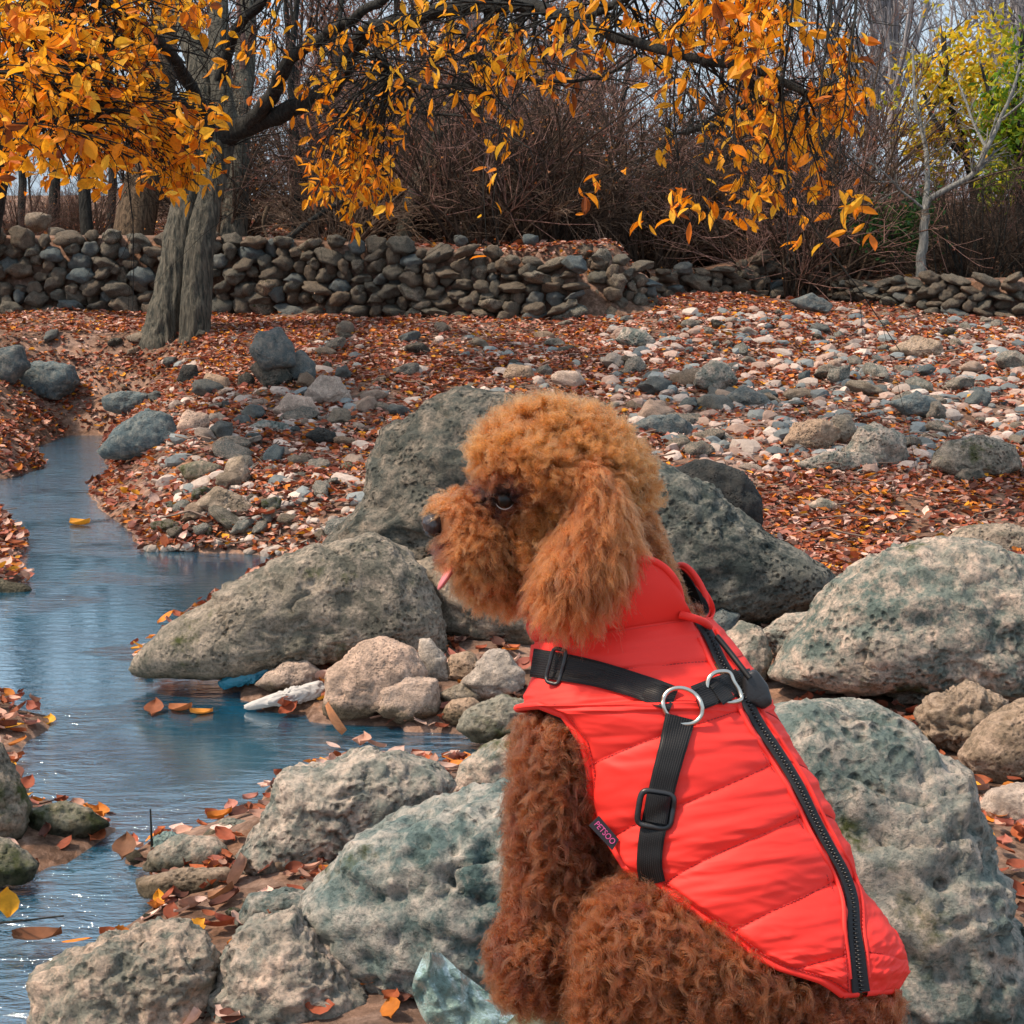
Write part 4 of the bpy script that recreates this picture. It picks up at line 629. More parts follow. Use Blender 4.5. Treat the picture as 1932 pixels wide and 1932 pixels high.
LP = np.concatenate([a for a, b in LIMB]); LR = np.concatenate([b for a, b in LIMB])
# leaf clusters: (u0,v0,u1,v1, depth range, count, leaves each, leaf length)
CL = [(-30, 20, 180, 300, (9.2, 11.5), 135, 9), (150, 60, 300, 340, (9.8, 12.5), 64, 9), (250, 200, 420, 350, (10.5, 12.5), 52, 9), (-30, -40, 420, 90, (10, 14), 90, 8), (0, 290, 200, 350, (10, 12), 24, 7), (280, 300, 400, 370, (11, 12.5), 14, 6), (420, 60, 520, 170, (12, 14), 12, 6), (560, 60, 760, 300, (12, 14), 48, 6), (580, 290, 745, 385, (12.5, 13.6), 46, 8), (640, 380, 700, 410, (12.6, 13.2), 6, 6), (700, 20, 1100, 160, (10.5, 12.5), 50, 5), (740, 160, 1000, 280, (11, 13), 18, 4), (850, 60, 1000, 160, (10.5, 12), 22, 5), (1050, 20, 1380, 130, (9, 10.5), 42, 5), (1300, -40, 1480, 60, (8.6, 10), 30, 6), (1380, -20, 1500, 130, (8.4, 9.6), 26, 7), (1400, 130, 1600, 230, (8.4, 9.6), 22, 6), (1540, 100, 1640, 220, (8.4, 9.2), 20, 7), (1250, 180, 1500, 300, (9.5, 11.5), 34, 4), (1380, 230, 1560, 400, (8.8, 10), 34, 5), (1210, 360, 1340, 408, (8.8, 9.4), 6, 4), (1080, 375, 1100, 400, (9.6, 9.9), 2, 4), (915, 430, 940, 470, (10, 10.4), 2, 3), (930, 270, 960, 330, (10.8, 11.2), 3, 3), (1560, 390, 1650, 430, (8.4, 8.8), 5, 4), (1490, 420, 1520, 450, (8.6, 8.9), 2, 3)]
tl = np.array([(0, 0, 0), (-.13, .22, .05), (.13, .22, .03), (0, .25, -.02), (-.19, .52, .05), (.19, .52, .02), (0, .55, -.04), (-.12, .80, -.01), (.12, .80, -.03), (0, .82, -.08), (0, 1.02, -.14)]); tf = np.array([(0, 3, 1), (0, 2, 3), (1, 3, 6), (1, 6, 4), (3, 2, 5), (3, 5, 6), (4, 6, 9), (4, 9, 7), (6, 5, 8), (6, 8, 9), (7, 9, 10), (9, 8, 10)])
ORG = np.array([(.86, .33, .012), (.90, .42, .02), (.80, .25, .01), (.90, .50, .04), (.62, .16, .012), (.26, .07, .015)]); r = np.random.default_rng(90); pos = []; rots = []; scs = []; cols = []; TW = []; TRr = []
for (u0, v0, u1, v1, (d0, d1), n, m) in CL:
    c = P(r.uniform(u0, u1, n), r.uniform(v0, v1, n), r.uniform(d0, d1, n))
    for cc in c:
        dd = np.linalg.norm(LP - (cc + (0, 0, .25)), axis=1) + .25 * np.maximum(0, cc[2] - LP[:, 2]); k = int(dd.argmin()) if r.random() < .7 else int(np.argsort(dd)[r.integers(25)]); a = LP[k]; mid = (a + cc) / 2 + r.normal(size=3) * .06 * np.linalg.norm(a - cc) + (0, 0, .12 * np.linalg.norm(a - cc))
        q = spline(np.array([a, mid, cc + (0, 0, .03), cc + r.normal(size=3) * .03 - (0, 0, .06)]), 7); TW.append(q); TRr.append(np.linspace(min(.010, LR[k] * .5), .0018, 7)); mm = max(2, int(r.normal(m, 2)))
        base_az = r.uniform(0, 6.28); wid = 1.35 if u1 < 430 else 1.0
        for j in range(mm):
            az = base_az + r.normal() * 1.3; el = r.uniform(-1.2, .35) if u1 < 430 else r.uniform(-1.45, .05); y_ = np.array([math.cos(az) * math.cos(el), math.sin(az) * math.cos(el), math.sin(el)]); x_ = np.cross(y_, r.normal(size=3) + (0, 0, 1.2)); x_ /= np.linalg.norm(x_); z_ = np.cross(x_, y_)
            pos.append(q[int(r.integers(3, 7))] + r.normal(size=3) * .02); rots.append(np.stack([x_, y_, z_], -1)); s = r.uniform(.05, .14); scs.append((s * wid * r.uniform(.75, 1.3), s, s * r.uniform(.5, 2.5))); cols.append(ORG[r.choice(6, p=[.28, .25, .17, .15, .10, .05])] * r.uniform(.85, 1.1))
pos = np.array(pos); rots = np.array(rots); scs = np.array(scs); cols = np.array(cols); TW = np.array(TW); TRr = np.array(TRr)
A, RA = grow(TW, np.maximum(TRr, .004), 3, (.25, .7), (.4, 1.0), 4, -.03, .14, .1, .95, .6, .5); LQ = np.stack([a[np.linspace(0, len(a) - 1, 24).astype(int)] for a, b in LIMB]); LQR = np.stack([b[np.linspace(0, len(b) - 1, 24).astype(int)] for a, b in LIMB]); B, RB = grow(LQ, np.minimum(LQR, .016), 20, (.10, .42), (.5, 1.2), 6, -.05, .14, .1, 1, .5, .3); D, RD = grow(B, RB, 4, (.4, .8), (.3, 1), 4, -.04, .15, .1, 1, .6, .5)
o = put('twigs', *join([tubes(TW, TRr, 4), tubes(A, np.maximum(RA, .0015), 3), tubes(B, np.maximum(RB, .002), 4), tubes(D, np.maximum(RD, .0016), 3)]), M['bark_dk'], root); o['kind'] = 'stuff'
uu, vv, dd = proj(pos); vis = (uu > 0) & (uu < W) & (vv > 0) & (vv < W); order = np.argsort(-(scs[:, 1] / dd) * vis)
LM = []
for k in range(6): LM.append(mkmesh('leaf', tl * (1, 1, (.6, 1.6, 1, 2.2, .8, 1.3)[k]), tf, M['leaf'], smooth=False, col=np.repeat(ORG[[k]], len(tl), 0)))
for k in order[:290]:
    o = bpy.data.objects.new('leaf', LM[int(np.argmin(((ORG - cols[k]) ** 2).sum(1)))]); COL.objects.link(o); o.parent = root; m4 = np.eye(4); m4[:3, :3] = rots[k] * scs[k][None]; m4[:3, 3] = pos[k] - base; o.matrix_local = Matrix(m4.tolist())
k = order[290:]; V, Q = scatter(tl, tf, pos[k], rots[k], scs[k]); o = put('foliage', V, Q, M['leaf'], root, col=np.repeat(cols[k], len(tl), 0), smooth=False); o['kind'] = 'stuff'
# ------------------------------------------------------------------ the poodle
PX = 2.14 / F                                   # metres per photograph pixel at the dog
droot = empty('poodle', P(np.array(1200), np.array(1990), np.array(2.1))); tag(droot, 'curly ginger poodle in a quilted red vest sitting side on, facing left', 'dog')
SPH = []                                        # (u, v, depth, radius px, region)
def chain(pts, reg, n=7):
    for a, b in zip(pts[:-1], pts[1:]):
        for t in np.linspace(0, 1, n): SPH.append(tuple(np.array(a) * (1 - t) + np.array(b) * t) + (reg,))
    if len(pts) == 1: SPH.append(tuple(pts[0]) + (reg,))
HEAD, EAR, MUZ, NECK, LEG, HAU, TOR, EYE = range(8)
chain([(1004, 874, 2.20, 86), (1058, 870, 2.20, 96), (1100, 912, 2.20, 106), (1112, 985, 2.20, 96)], HEAD)
chain([(968, 848, 2.19, 50), (1012, 832, 2.19, 62)], HEAD, 3); chain([(1112, 852, 2.20, 62), (1142, 905, 2.20, 70), (1148, 990, 2.20, 78)], HEAD, 4)
chain([(948, 862, 2.145, 42), (1000, 890, 2.125, 48), (1040, 920, 2.12, 46)], HEAD, 4); chain([(948, 862, 2.255, 42), (1000, 890, 2.275, 48)], HEAD, 3)
chain([(1028, 955, 2.165, 50), (1024, 1010, 2.165, 50), (1030, 1070, 2.175, 54)], HEAD, 4); chain([(1010, 940, 2.20, 80), (965, 965, 2.215, 48)], HEAD, 4)
chain([(955, 985, 2.20, 48), (890, 970, 2.20, 44), (850, 966, 2.195, 34)], MUZ, 5); chain([(872, 985, 2.18, 46), (897, 1040, 2.165, 54), (918, 1085, 2.17, 46)], MUZ, 5); chain([(880, 990, 2.215, 46), (905, 1050, 2.225, 50)], MUZ, 4)
chain([(915, 1105, 2.20, 26), (960, 1100, 2.20, 42), (1020, 1080, 2.20, 62)], MUZ, 4)
chain([(1130, 1060, 2.21, 92), (1150, 1130, 2.21, 92), (1160, 1215, 2.21, 92)], NECK, 6); chain([(1165, 1000, 2.20, 72), (1205, 1090, 2.205, 64), (1235, 1160, 2.21, 58)], NECK, 5)
chain([(1112, 915, 2.118, 46), (1126, 975, 2.105, 58), (1118, 1035, 2.092, 68), (1094, 1085, 2.084, 72), (1070, 1112, 2.082, 56)], EAR, 6)
chain([(1085, 925, 2.315, 34), (1098, 985, 2.325, 46), (1096, 1050, 2.33, 58), (1080, 1105, 2.33, 64)], EAR, 5)
chain([(1056, 1388, 2.10, 48), (1052, 1440, 2.10, 56), (1046, 1560, 2.10, 57), (1040, 1700, 2.10, 56), (1032, 1790, 2.09, 54)], LEG, 9); chain([(1030, 1790, 2.09, 54), (1010, 1832, 2.085, 42), (988, 1842, 2.085, 32)], LEG, 5); chain([(1010, 1790, 2.09, 60), (1030, 1840, 2.085, 40)], LEG, 4)
chain([(1060, 1400, 2.27, 66), (1052, 1560, 2.27, 60), (1046, 1790, 2.27, 58)], LEG, 9); chain([(1046, 1790, 2.27, 56), (1010, 1850, 2.26, 40)], LEG, 4)
chain([(1500, 1840, 2.10, 128), (1400, 1850, 2.055, 128), (1300, 1842, 2.035, 122), (1215, 1775, 2.03, 100), (1182, 1744, 2.03, 60)], HAU, 7); chain([(1182, 1744, 2.03, 60), (1165, 1830, 2.03, 62), (1180, 1930, 2.03, 62), (1190, 2000, 2.03, 56)], HAU, 6); chain([(1190, 2000, 2.03, 54), (1110, 2010, 2.03, 46)], HAU, 4)
chain([(1330, 1920, 2.05, 110), (1480, 1930, 2.09, 110), (1560, 1880, 2.12, 90)], HAU, 6); chain([(1500, 1850, 2.24, 110), (1330, 1850, 2.29, 110), (1210, 1780, 2.30, 90), (1220, 1990, 2.30, 60)], HAU, 6)
# vest rows: boundary on the near side, zipper, right silhouette, full width in px
ROWS = [((1012,1215),(1318,1168),(1338,1165),326),((998,1262),(1340,1205),(1378,1208),372),((982,1312),(1368,1258),(1420,1262),424),((982,1342),(1395,1298),(1440,1300),440),((1016,1331),(1408,1322),(1452,1322),505),((1062,1349),(1418,1342),(1461,1344),490),((1098,1400),(1440,1378),(1480,1382),475),((1112,1460),(1465,1416),(1503,1422),465),((1118,1535),(1500,1472),(1537,1474),460),((1150,1590),(1522,1515),(1562,1520),455),((1179,1636),(1540,1552),(1577,1565),450),((1250,1671),(1565,1597),(1604,1607),450),((1305,1715),(1588,1640),(1616,1660),450),((1376,1762),(1606,1690),(1650,1710),450),((1423,1801),(1611,1740),(1690,1762),440),((1470,1825),(1615,1775),(1706,1800),430),((1549,1849),(1620,1820),(1711,1833),420),((1589,1876),(1624,1868),(1690,1868),400)]
RI = np.arange(len(ROWS)); rL = np.array([a[0] for a in ROWS], float); rZ = np.array([a[1] for a in ROWS], float); rR = np.array([a[2] for a in ROWS], float); rA = np.array([a[3] for a in ROWS], float) / 2
rDir = rL - rR; rLen = np.linalg.norm(rDir, axis=1); rDir /= rLen[:, None]; rDc = np.interp(RI, [0, 5, 10, 17], [2.205, 2.165, 2.12, 2.075])
phZ = np.arccos(np.clip(1 - ((rZ - rR) * rDir).sum(1) / rA, -1, 1)); phL = np.where(RI <= 3, phZ + math.pi * .98, np.arccos(np.clip(1 - rLen / rA, -1, 1))); phF = np.where(RI <= 3, phZ - math.pi * .98, np.where(RI >= 13, np.minimum(2 * phZ - phL, -.1), 2 * phZ - phL))
def vint(rho, arr):
    return np.stack([np.interp(rho, RI, arr[:, k]) for k in range(arr.shape[1])], -1) if arr.ndim == 2 else np.interp(rho, RI, arr)
def vest_pt(rho, ph, off=0.0):
    """point on the vest tube: row coordinate, angle round it, outward offset in m"""
    R = vint(rho, rR); D = vint(rho, rDir); D = D / np.linalg.norm(D, axis=-1)[..., None]; a = np.interp(rho, RI, rA); dc = np.interp(rho, RI, rDc); x = a * (1 - np.cos(ph)) ; ao = off / PX
    q = R + D * (x - np.cos(ph) * ao)[..., None]; return P(q[..., 0], q[..., 1], dc - (.80 * a * PX + off) * np.sin(ph))
SEAMS = [(-.9, -.6), (1.3, 1.6), (6.8, 4.7), (8.95, 7.1), (11.0, 9.1), (13.0, 11.8), (15.3, 14.6), (17.6, 17.2)]
def rho_seam(k, t): return SEAMS[k][1] + (SEAMS[k][0] - SEAMS[k][1]) * np.clip(t, 0, 1)
def puff(rho, t):
    h = np.zeros_like(rho)
    for k in range(len(SEAMS) - 1):
        a, b = rho_seam(k, t), rho_seam(k + 1, t); f = (rho - a) / (b - a); ok = (f >= 0) & (f < 1); h = np.where(ok, np.sin(np.pi * np.clip(f, 0, 1)) ** .55, h)
    return h
def tcoord(rho, ph):
    z = np.interp(rho, RI, phZ); l = np.interp(rho, RI, phL); l = np.minimum(l, math.pi); return np.where(ph >= z, (ph - z) / (l - z + 1e-6), (z - ph) / (l - z + 1e-6))
NR, NC = 300, 220
rho = np.linspace(0, RI[-1], NR)[:, None] * np.ones((1, NC)); pf = np.interp(rho[:, 0], RI, phF); pl = np.interp(rho[:, 0], RI, phL); PH = pf[:, None] + (pl - pf)[:, None] * np.linspace(0, 1, NC)[None]
T = tcoord(rho, PH); zd = np.abs(PH - np.interp(rho, RI, phZ)) * np.interp(rho, RI, rA); edge = np.minimum(np.linspace(0, 1, NC)[None], np.linspace(1, 0, NC)[None]) * (pl - pf)[:, None] * np.interp(rho, RI, rA)
h = .0095 * puff(rho, T) * np.where(PH < np.interp(rho, RI, phZ), .3, 1) * sstep(8, 45, zd) * sstep(2, 30, edge + 100 * (rho < 3.2)) - .002 * sstep(45, 8, zd)
q0 = vest_pt(rho, PH).reshape(-1, 3); sm_ = np.stack([rho.ravel() * 2.1, T.ravel() * 2.3, 0 * T.ravel()], -1)
crease = ridged(np.stack([rho.ravel() * .9 + .6 * T.ravel(), T.ravel() * 3.2 + .35 * rho.ravel(), 0 * T.ravel() + 3], -1), 2); crease2 = fbm(sm_ * .8, 2); sf = (1 - puff(rho, T).ravel()) ** .5
h = h + ((.0030 * crease * (crease > .1) * (.12 + sf) + .0035 * crease2) * sstep(4, 40, zd).ravel() * puff(rho, T).ravel() ** .6 * sstep(2, 30, edge + 100 * (rho < 3.2)).ravel()).reshape(h.shape)
VP = vest_pt(rho, PH, h).reshape(-1, 3); i = np.arange(NR - 1)[:, None] * NC + np.arange(NC - 1)[None]; VQ = np.stack([i, i + 1, i + NC + 1, i + NC], -1).reshape(-1, 4)
vbvh = BVHTree.FromPolygons([tuple(x) for x in VP], [tuple(int(k) for k in f) for f in VQ])
# torso beneath the vest
for rr_ in np.linspace(.3, 16.5, 26):
    a = np.interp(rr_, RI, rA); R = vint(np.array(rr_), rR); D = vint(np.array(rr_), rDir); dc = np.interp(rr_, RI, rDc)
    for off in (-.17, .17): c = R + D * a * (1 + off); SPH.append((c[0], c[1], dc + .012 * (rr_ < 5), a * (.66 if rr_ > 5 else .56), TOR))
S = np.array([s[:4] for s in SPH]); SREG = np.array([s[4] for s in SPH]); SC3 = P(S[:, 0], S[:, 1], S[:, 2]); SR = S[:, 3] * S[:, 2] / F
b = ico(3); V, Q = scatter(b[0], b[1], SC3, np.tile(np.eye(3), (len(S), 1, 1)), SR)
tmp = bpy.data.objects.new('tmp', mkmesh('tmp', V, Q, [])); COL.objects.link(tmp); md = tmp.modifiers.new('r', 'REMESH'); md.mode = 'VOXEL'; md.voxel_size = .0055; ms = tmp.modifiers.new('s', 'SMOOTH'); ms.iterations = 6; ms.factor = .6
dg = bpy.context.evaluated_depsgraph_get(); ev = tmp.evaluated_get(dg); me = bpy.data.meshes.new_from_object(ev); bpy.data.objects.remove(tmp)
n = len(me.vertices); BV = np.empty(n * 3, np.float32); me.vertices.foreach_get('co', BV); BV = BV.reshape(-1, 3).astype(float); me.calc_loop_triangles(); m_ = len(me.loop_triangles); BT = np.empty(m_ * 3, np.int32); me.loop_triangles.foreach_get('vertices', BT); BT = BT.reshape(-1, 3)
skin = simple('ginger_undercoat', (.17, .06, .02), .9)
put('body', BV, BT, skin, droot)
# ---- fur
fm = Mt('ginger_fur'); at = fm.n('Attribute', attribute_name='tint'); hb = fm.n('BsdfHairPrincipled'); hb.parametrization = 'COLOR'; fm.t.links.new(at.outputs['Color'], hb.inputs['Color'])
for k_, v_ in (('Roughness', .33), ('Radial Roughness', .42), ('Coat', .0), ('Random Roughness', .2), ('IOR', 1.42)):
    if k_ in hb.inputs: hb.inputs[k_].default_value = v_
fm.t.links.new(hb.outputs[0], fm.out.inputs[0])
fr = np.random.default_rng(3); ta, tb, tc = BV[BT[:, 0]], BV[BT[:, 1]], BV[BT[:, 2]]; nr_ = np.cross(tb - ta, tc - ta); ar = np.linalg.norm(nr_, axis=1); TNn = nr_ / (ar[:, None] + 1e-15); cen = (ta + tb + tc) / 3
if ((cen - BV.mean(0)) * TNn).sum() < 0: TNn = -TNn
def region(p):
    out = np.zeros(len(p), int); dep = np.zeros(len(p))
    for s0 in range(0, len(p), 4000):
        d = np.linalg.norm(p[s0:s0 + 4000, None] - SC3[None], axis=2) - SR[None]; k = d.argmin(1); out[s0:s0 + 4000] = SREG[k]
    return out
NL = 24000
k = fr.choice(len(BT), NL, p=ar / ar.sum()); w1, w2 = fr.random(NL), fr.random(NL); fl = w1 + w2 > 1; w1[fl], w2[fl] = 1 - w1[fl], 1 - w2[fl]
RP = ta[k] + (tb - ta)[k] * w1[:, None] + (tc - ta)[k] * w2[:, None]; RN = TNn[k]; RG = region(RP); uu, vv, dd = proj(RP)
keep = np.ones(NL, bool)
for j in range(NL):
    hit = vbvh.ray_cast(Vector(RP[j] - RN[j] * .002), Vector(RN[j]), .075)
    if hit[0] is not None: keep[j] = False
    elif RG[j] == TOR:
        nn_ = vbvh.find_nearest(Vector(RP[j]), .05)
        if nn_[0] is not None and nn_[3] < .010: keep[j] = False
EYEP = np.array([(952, 944), ]); eyed = np.hypot(uu - 952, vv - 946); keep &= ~((eyed < 19) & (RG == HEAD)); nose = np.hypot(uu - 826, vv - 985); keep &= ~(nose < 24); keep &= ~(np.hypot(uu - 848, vv - 1084) < 22)
keep &= fr.random(NL) < np.where(vv > 2000, .5, 1.0)
RP, RN, RG, uu, vv, dd = RP[keep], RN[keep], RG[keep], uu[keep], vv[keep], dd[keep]; NL = len(RP)
K = 9; HPL = np.select([RG == EAR, RG == MUZ, RG == NECK, RG == HEAD], [18, 18, 16, 20], 22)
LEN = np.select([RG == EAR, RG == MUZ, RG == NECK, RG == HEAD, RG == LEG, RG == HAU], [.034, .021, .014, .028, .031, .035], .024) * fr.uniform(.7, 1.2, NL)
LEN *= np.where((RG == HEAD) & (vv > 905) & (uu < 1010), .55, 1)
CR = np.select([RG == EAR, RG == MUZ, RG == NECK, RG == HEAD], [.0042, .0034, .0022, .0050], .0078) * fr.uniform(.7, 1.3, NL)
TURN = np.select([RG == EAR, RG == MUZ, RG == NECK, RG == HEAD], [1.0, .9, 1.2, 1.4], 1.35) * fr.uniform(.7, 1.3, NL)
CLP = np.select([RG == EAR, RG == MUZ, RG == NECK, RG == HEAD], [.68, .58, .3, .66], .80)
SPRD = np.select([RG == EAR, RG == MUZ, RG == NECK, RG == HEAD], [.0062, .0046, .0042, .0058], .0066)
down = np.array([0, 0, -1.0]); grav = np.select([RG == EAR, RG == MUZ, RG == NECK, RG == HEAD], [1.1, .45, .6, .08], .35)
mz = np.where((RG == MUZ)[:, None], np.array([[-.25, 0, -.1]]), 0.0)
lown = fbm(RP * 26, 2)[:, None] * np.stack([np.cos(fbm(RP * 18 + 5, 2) * 9), np.sin(fbm(RP * 18 + 5, 2) * 9), fbm(RP * 20 + 11, 2)], -1)
D0 = RN + grav[:, None] * down + mz + .55 * lown + .22 * fr.normal(size=(NL, 3)); D0 -= RN * np.minimum(0, (D0 * RN).sum(1) - .22)[:, None]; D0 /= np.linalg.norm(D0, axis=1)[:, None]
hp_ = np.repeat(np.arange(NL), HPL); NH = len(hp_); rn = RN[hp_]; t1 = np.cross(rn, fr.normal(size=(NH, 3))); t1 /= np.linalg.norm(t1, axis=1)[:, None] + 1e-9
roff = t1 * (SPRD[hp_] * np.sqrt(fr.random(NH)))[:, None] * 1.35; ax = D0[hp_]; e1 = np.cross(D0, np.array([.3, .5, .8])); e1 /= np.linalg.norm(e1, axis=1)[:, None]; e2 = np.cross(D0, e1); phs = fr.random(NL) * 6.28; hand = np.where(fr.random(NL) < .5, -1, 1)
fly = fr.random(NH) < .02; L_ = (LEN[hp_] * fr.uniform(.72, 1.12, NH)) * np.where(fly, 1.25, 1); tt = np.linspace(0, 1, K); HP = np.zeros((NH, K, 3))
for j, t in enumerate(tt):
    an = (phs + hand * TURN * 2 * math.pi * t)[hp_] + .25 * fr.normal(size=NH) * t; rad = (CR[hp_] * min(1, t * 2.2))
    clump = np.where(fly, 1.3, 1 - CLP[hp_] * t ** .8)
    g = down[None] * (.28 * t * t * L_ * (grav[hp_] > .3))[:, None]
    HP[:, j] = RP[hp_] + roff * clump[:, None] + ax * (L_ * t)[:, None] + g + e1[hp_] * (rad * np.cos(an))[:, None] + e2[hp_] * (rad * np.sin(an))[:, None] + (.0012 * t) * fr.normal(size=(NH, 3))
    if t > 0:   # ears hang outside the head
        pass
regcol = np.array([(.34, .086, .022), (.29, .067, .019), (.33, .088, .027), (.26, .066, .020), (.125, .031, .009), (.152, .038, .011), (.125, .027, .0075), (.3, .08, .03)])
hc = regcol[RG]; shade_stain = np.exp(-(eyed[keep] / 34) ** 2) if False else np.exp(-((uu - 938) ** 2 / 56 ** 2 + (vv - 930) ** 2 / 50 ** 2)); shade_stain = np.minimum(1, 1.5 * np.exp(-((uu - 942) / 58) ** 2 - ((vv - 932) / 46) ** 2)); tt_ = np.clip((vv - 960) / 140, 0, 1); shade_stain = np.maximum(shade_stain, .62 * np.exp(-((uu - (966 + 22 * tt_)) / 17) ** 2) * (vv > 950) * (vv < 1110)); shade_stain = np.where((RG == HEAD) | (RG == MUZ), shade_stain, 0); hc = hc * (1 - .94 * shade_stain[:, None]); mo = np.exp(-((uu - 842) ** 2 / 20 ** 2 + (vv - 1025) ** 2 / 30 ** 2)) * (RG == MUZ); hc = hc * (1 - .85 * mo[:, None])  # eye socket and cheek gap shade put into hair colour, plus tear staining
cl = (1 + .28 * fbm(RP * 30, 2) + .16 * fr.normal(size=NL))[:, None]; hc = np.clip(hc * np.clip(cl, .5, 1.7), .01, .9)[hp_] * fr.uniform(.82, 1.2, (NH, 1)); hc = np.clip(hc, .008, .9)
def hair_object(name, sel, r0):
    n_ = int(sel.sum()); cu = bpy.data.hair_curves.new(name); cu.add_curves([K] * n_); cu.points.foreach_set('position', (HP[sel] - ORI[droot.name]).astype(np.float32).ravel())
    ra = cu.attributes.get('radius') or cu.attributes.new('radius', 'FLOAT', 'POINT'); ra.data.foreach_set('value', np.tile(r0 * np.linspace(1, .35, K), n_).astype(np.float32))
    ca = cu.attributes.new('tint', 'FLOAT_COLOR', 'CURVE'); cc = np.ones((n_, 4), np.float32); cc[:, :3] = hc[sel]; ca.data.foreach_set('color', cc.ravel()); cu.materials.append(fm.m)
    o = bpy.data.objects.new(name, cu); COL.objects.link(o); o.parent = droot; o['kind'] = 'stuff'; return o
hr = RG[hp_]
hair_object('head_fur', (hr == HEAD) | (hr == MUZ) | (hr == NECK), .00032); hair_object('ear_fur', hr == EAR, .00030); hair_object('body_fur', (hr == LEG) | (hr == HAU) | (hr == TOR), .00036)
# ---- face
glossy = simple('wet_black', (.005, .004, .004), .30, Specular_IOR_Level=.3); sclera = simple('eye_white', (.30, .27, .26), .3); nosem = simple('nose_leather', (.032, .025, .027), .18, 120); tng = simple('tongue_pink', (.55, .16, .17), .35, 60)
eb = ico(4); ec = P(np.array(956), np.array(942), np.array(2.124)); eo = put('eye', eb[0] * .0120 + ec, eb[1], glossy, droot)
an = np.linspace(math.radians(200), math.radians(335), 16); q = P(952 + 17 * np.cos(an), 944 - 17 * np.sin(an), np.full(16, 2.1155)); put('eye_rim', *tube(q, np.sin(np.linspace(.15, 3.0, 16)) * .0008, 6), sclera, eo)
nb = ico(4); nv = nb[0] * (.015, .022, .018); nv = nv + nb[0] * .0015 * fbm(nb[0] * 3, 2)[:, None]; put('nose', nv + P(np.array(817), np.array(988), np.array(2.18)), nb[1], nosem, droot)
tv = nb[0] * (.017, .022, .005); tv[:, 2] += -.9 * (nb[0][:, 0] * -1 > 0) * 0; a_ = math.radians(-58); ca, sa = math.cos(a_), math.sin(a_); tv = np.stack([tv[:, 0] * 1.35 * ca - tv[:, 2] * sa, tv[:, 1], tv[:, 0] * 1.35 * sa + tv[:, 2] * ca], -1); tv[:, 0] *= -1; put('tongue', tv + P(np.array(843), np.array(1086), np.array(2.155)), nb[1], tng, droot)
# ---- vest
fab = Mt('red_softshell'); wv = fab.noise(900, 2, .5); lw_ = fab.noise(12, 4); redc = fab.mix(lw_, (.78, .028, .020), (.86, .042, .030)); red = fab.P(Base_Color=redc, Roughness=.62, Specular_IOR_Level=.3, Normal=fab.bump(wv, .08, .001))
fleece = simple('black_fleece', (.012, .011, .012), .95, 300); thr = simple('red_thread', (.42, .012, .012), .7); blackw = Mt('black_webbing'); uvn = blackw.n('UVMap'); mpw = blackw.n('Mapping'); blackw.t.links.new(uvn.outputs[0], mpw.inputs[0])
wvx = blackw.n('TexBrick', Scale=1.0, offset=.5, **{'Mortar Size': .12, 'Mortar Smooth': .6, 'Brick Width': .5, 'Row Height': .25}); blackw.t.links.new(mpw.outputs[0], wvx.inputs['Vector']); blackw.P(Base_Color=blackw.mix(wvx.outputs['Fac'], (.019, .019, .021), (.004, .004, .005)), Roughness=.55, Specular_IOR_Level=.35)
inv = blackw.n('Math', operation='SUBTRACT'); inv.inputs[0].default_value = 1; blackw.t.links.new(wvx.outputs['Fac'], inv.inputs[1]); blackw.set(blackw.b.inputs['Normal'], blackw.bump(inv.outputs[0], .9, .0012)); webm = blackw.m
plast = simple('black_plastic', (.018, .018, .020), .32, 200); metal = simple('brushed_nickel', (.58, .54, .47), .28, Metallic=1.0); ztape = simple('zipper_tape', (.016, .015, .017), .75, 400); zt_ = simple('zipper_teeth', (.010, .010, .011), .35)
vest = put('vest', VP, VQ, red, droot, uv=None)
VI = vest_pt(rho, PH, h - .0075).reshape(-1, 3); put('lining', VI, VQ[:, ::-1], fleece, vest)
# bound edges: near side, far side
def run(ri, phf, off, n): return vest_pt(ri, phf, off)
rr_ = np.linspace(4.0, 17.0, 260); eL = vest_pt(rr_, np.interp(rr_, RI, phL), -.001); eF = vest_pt(rr_, np.interp(rr_, RI, phF), -.001)
put('edge_binding', *tube(eL, .0052, 9), red, vest); put('edge_binding', *tube(eF, .0052, 9), red, vest)
rb = np.linspace(0, 1, 60); pb = phF[-1] + (phL[-1] - phF[-1]) * rb; zz = np.abs(pb - phZ[-1]) * rA[-1] > 16; qb = vest_pt(np.full(60, 17.0), pb, -.001); put('edge_binding', *tube(qb[pb > phZ[-1]][2:], .0052, 9), red, vest); put('edge_binding', *tube(qb[pb < phZ[-1]][:-2], .0052, 9), red, vest)
rr_ = np.linspace(4.5, 8.3, 120); put('armhole_trim', *tube(vest_pt(rr_, np.interp(rr_, RI, phL) + .035, -.010), .0085, 9), fleece, vest)
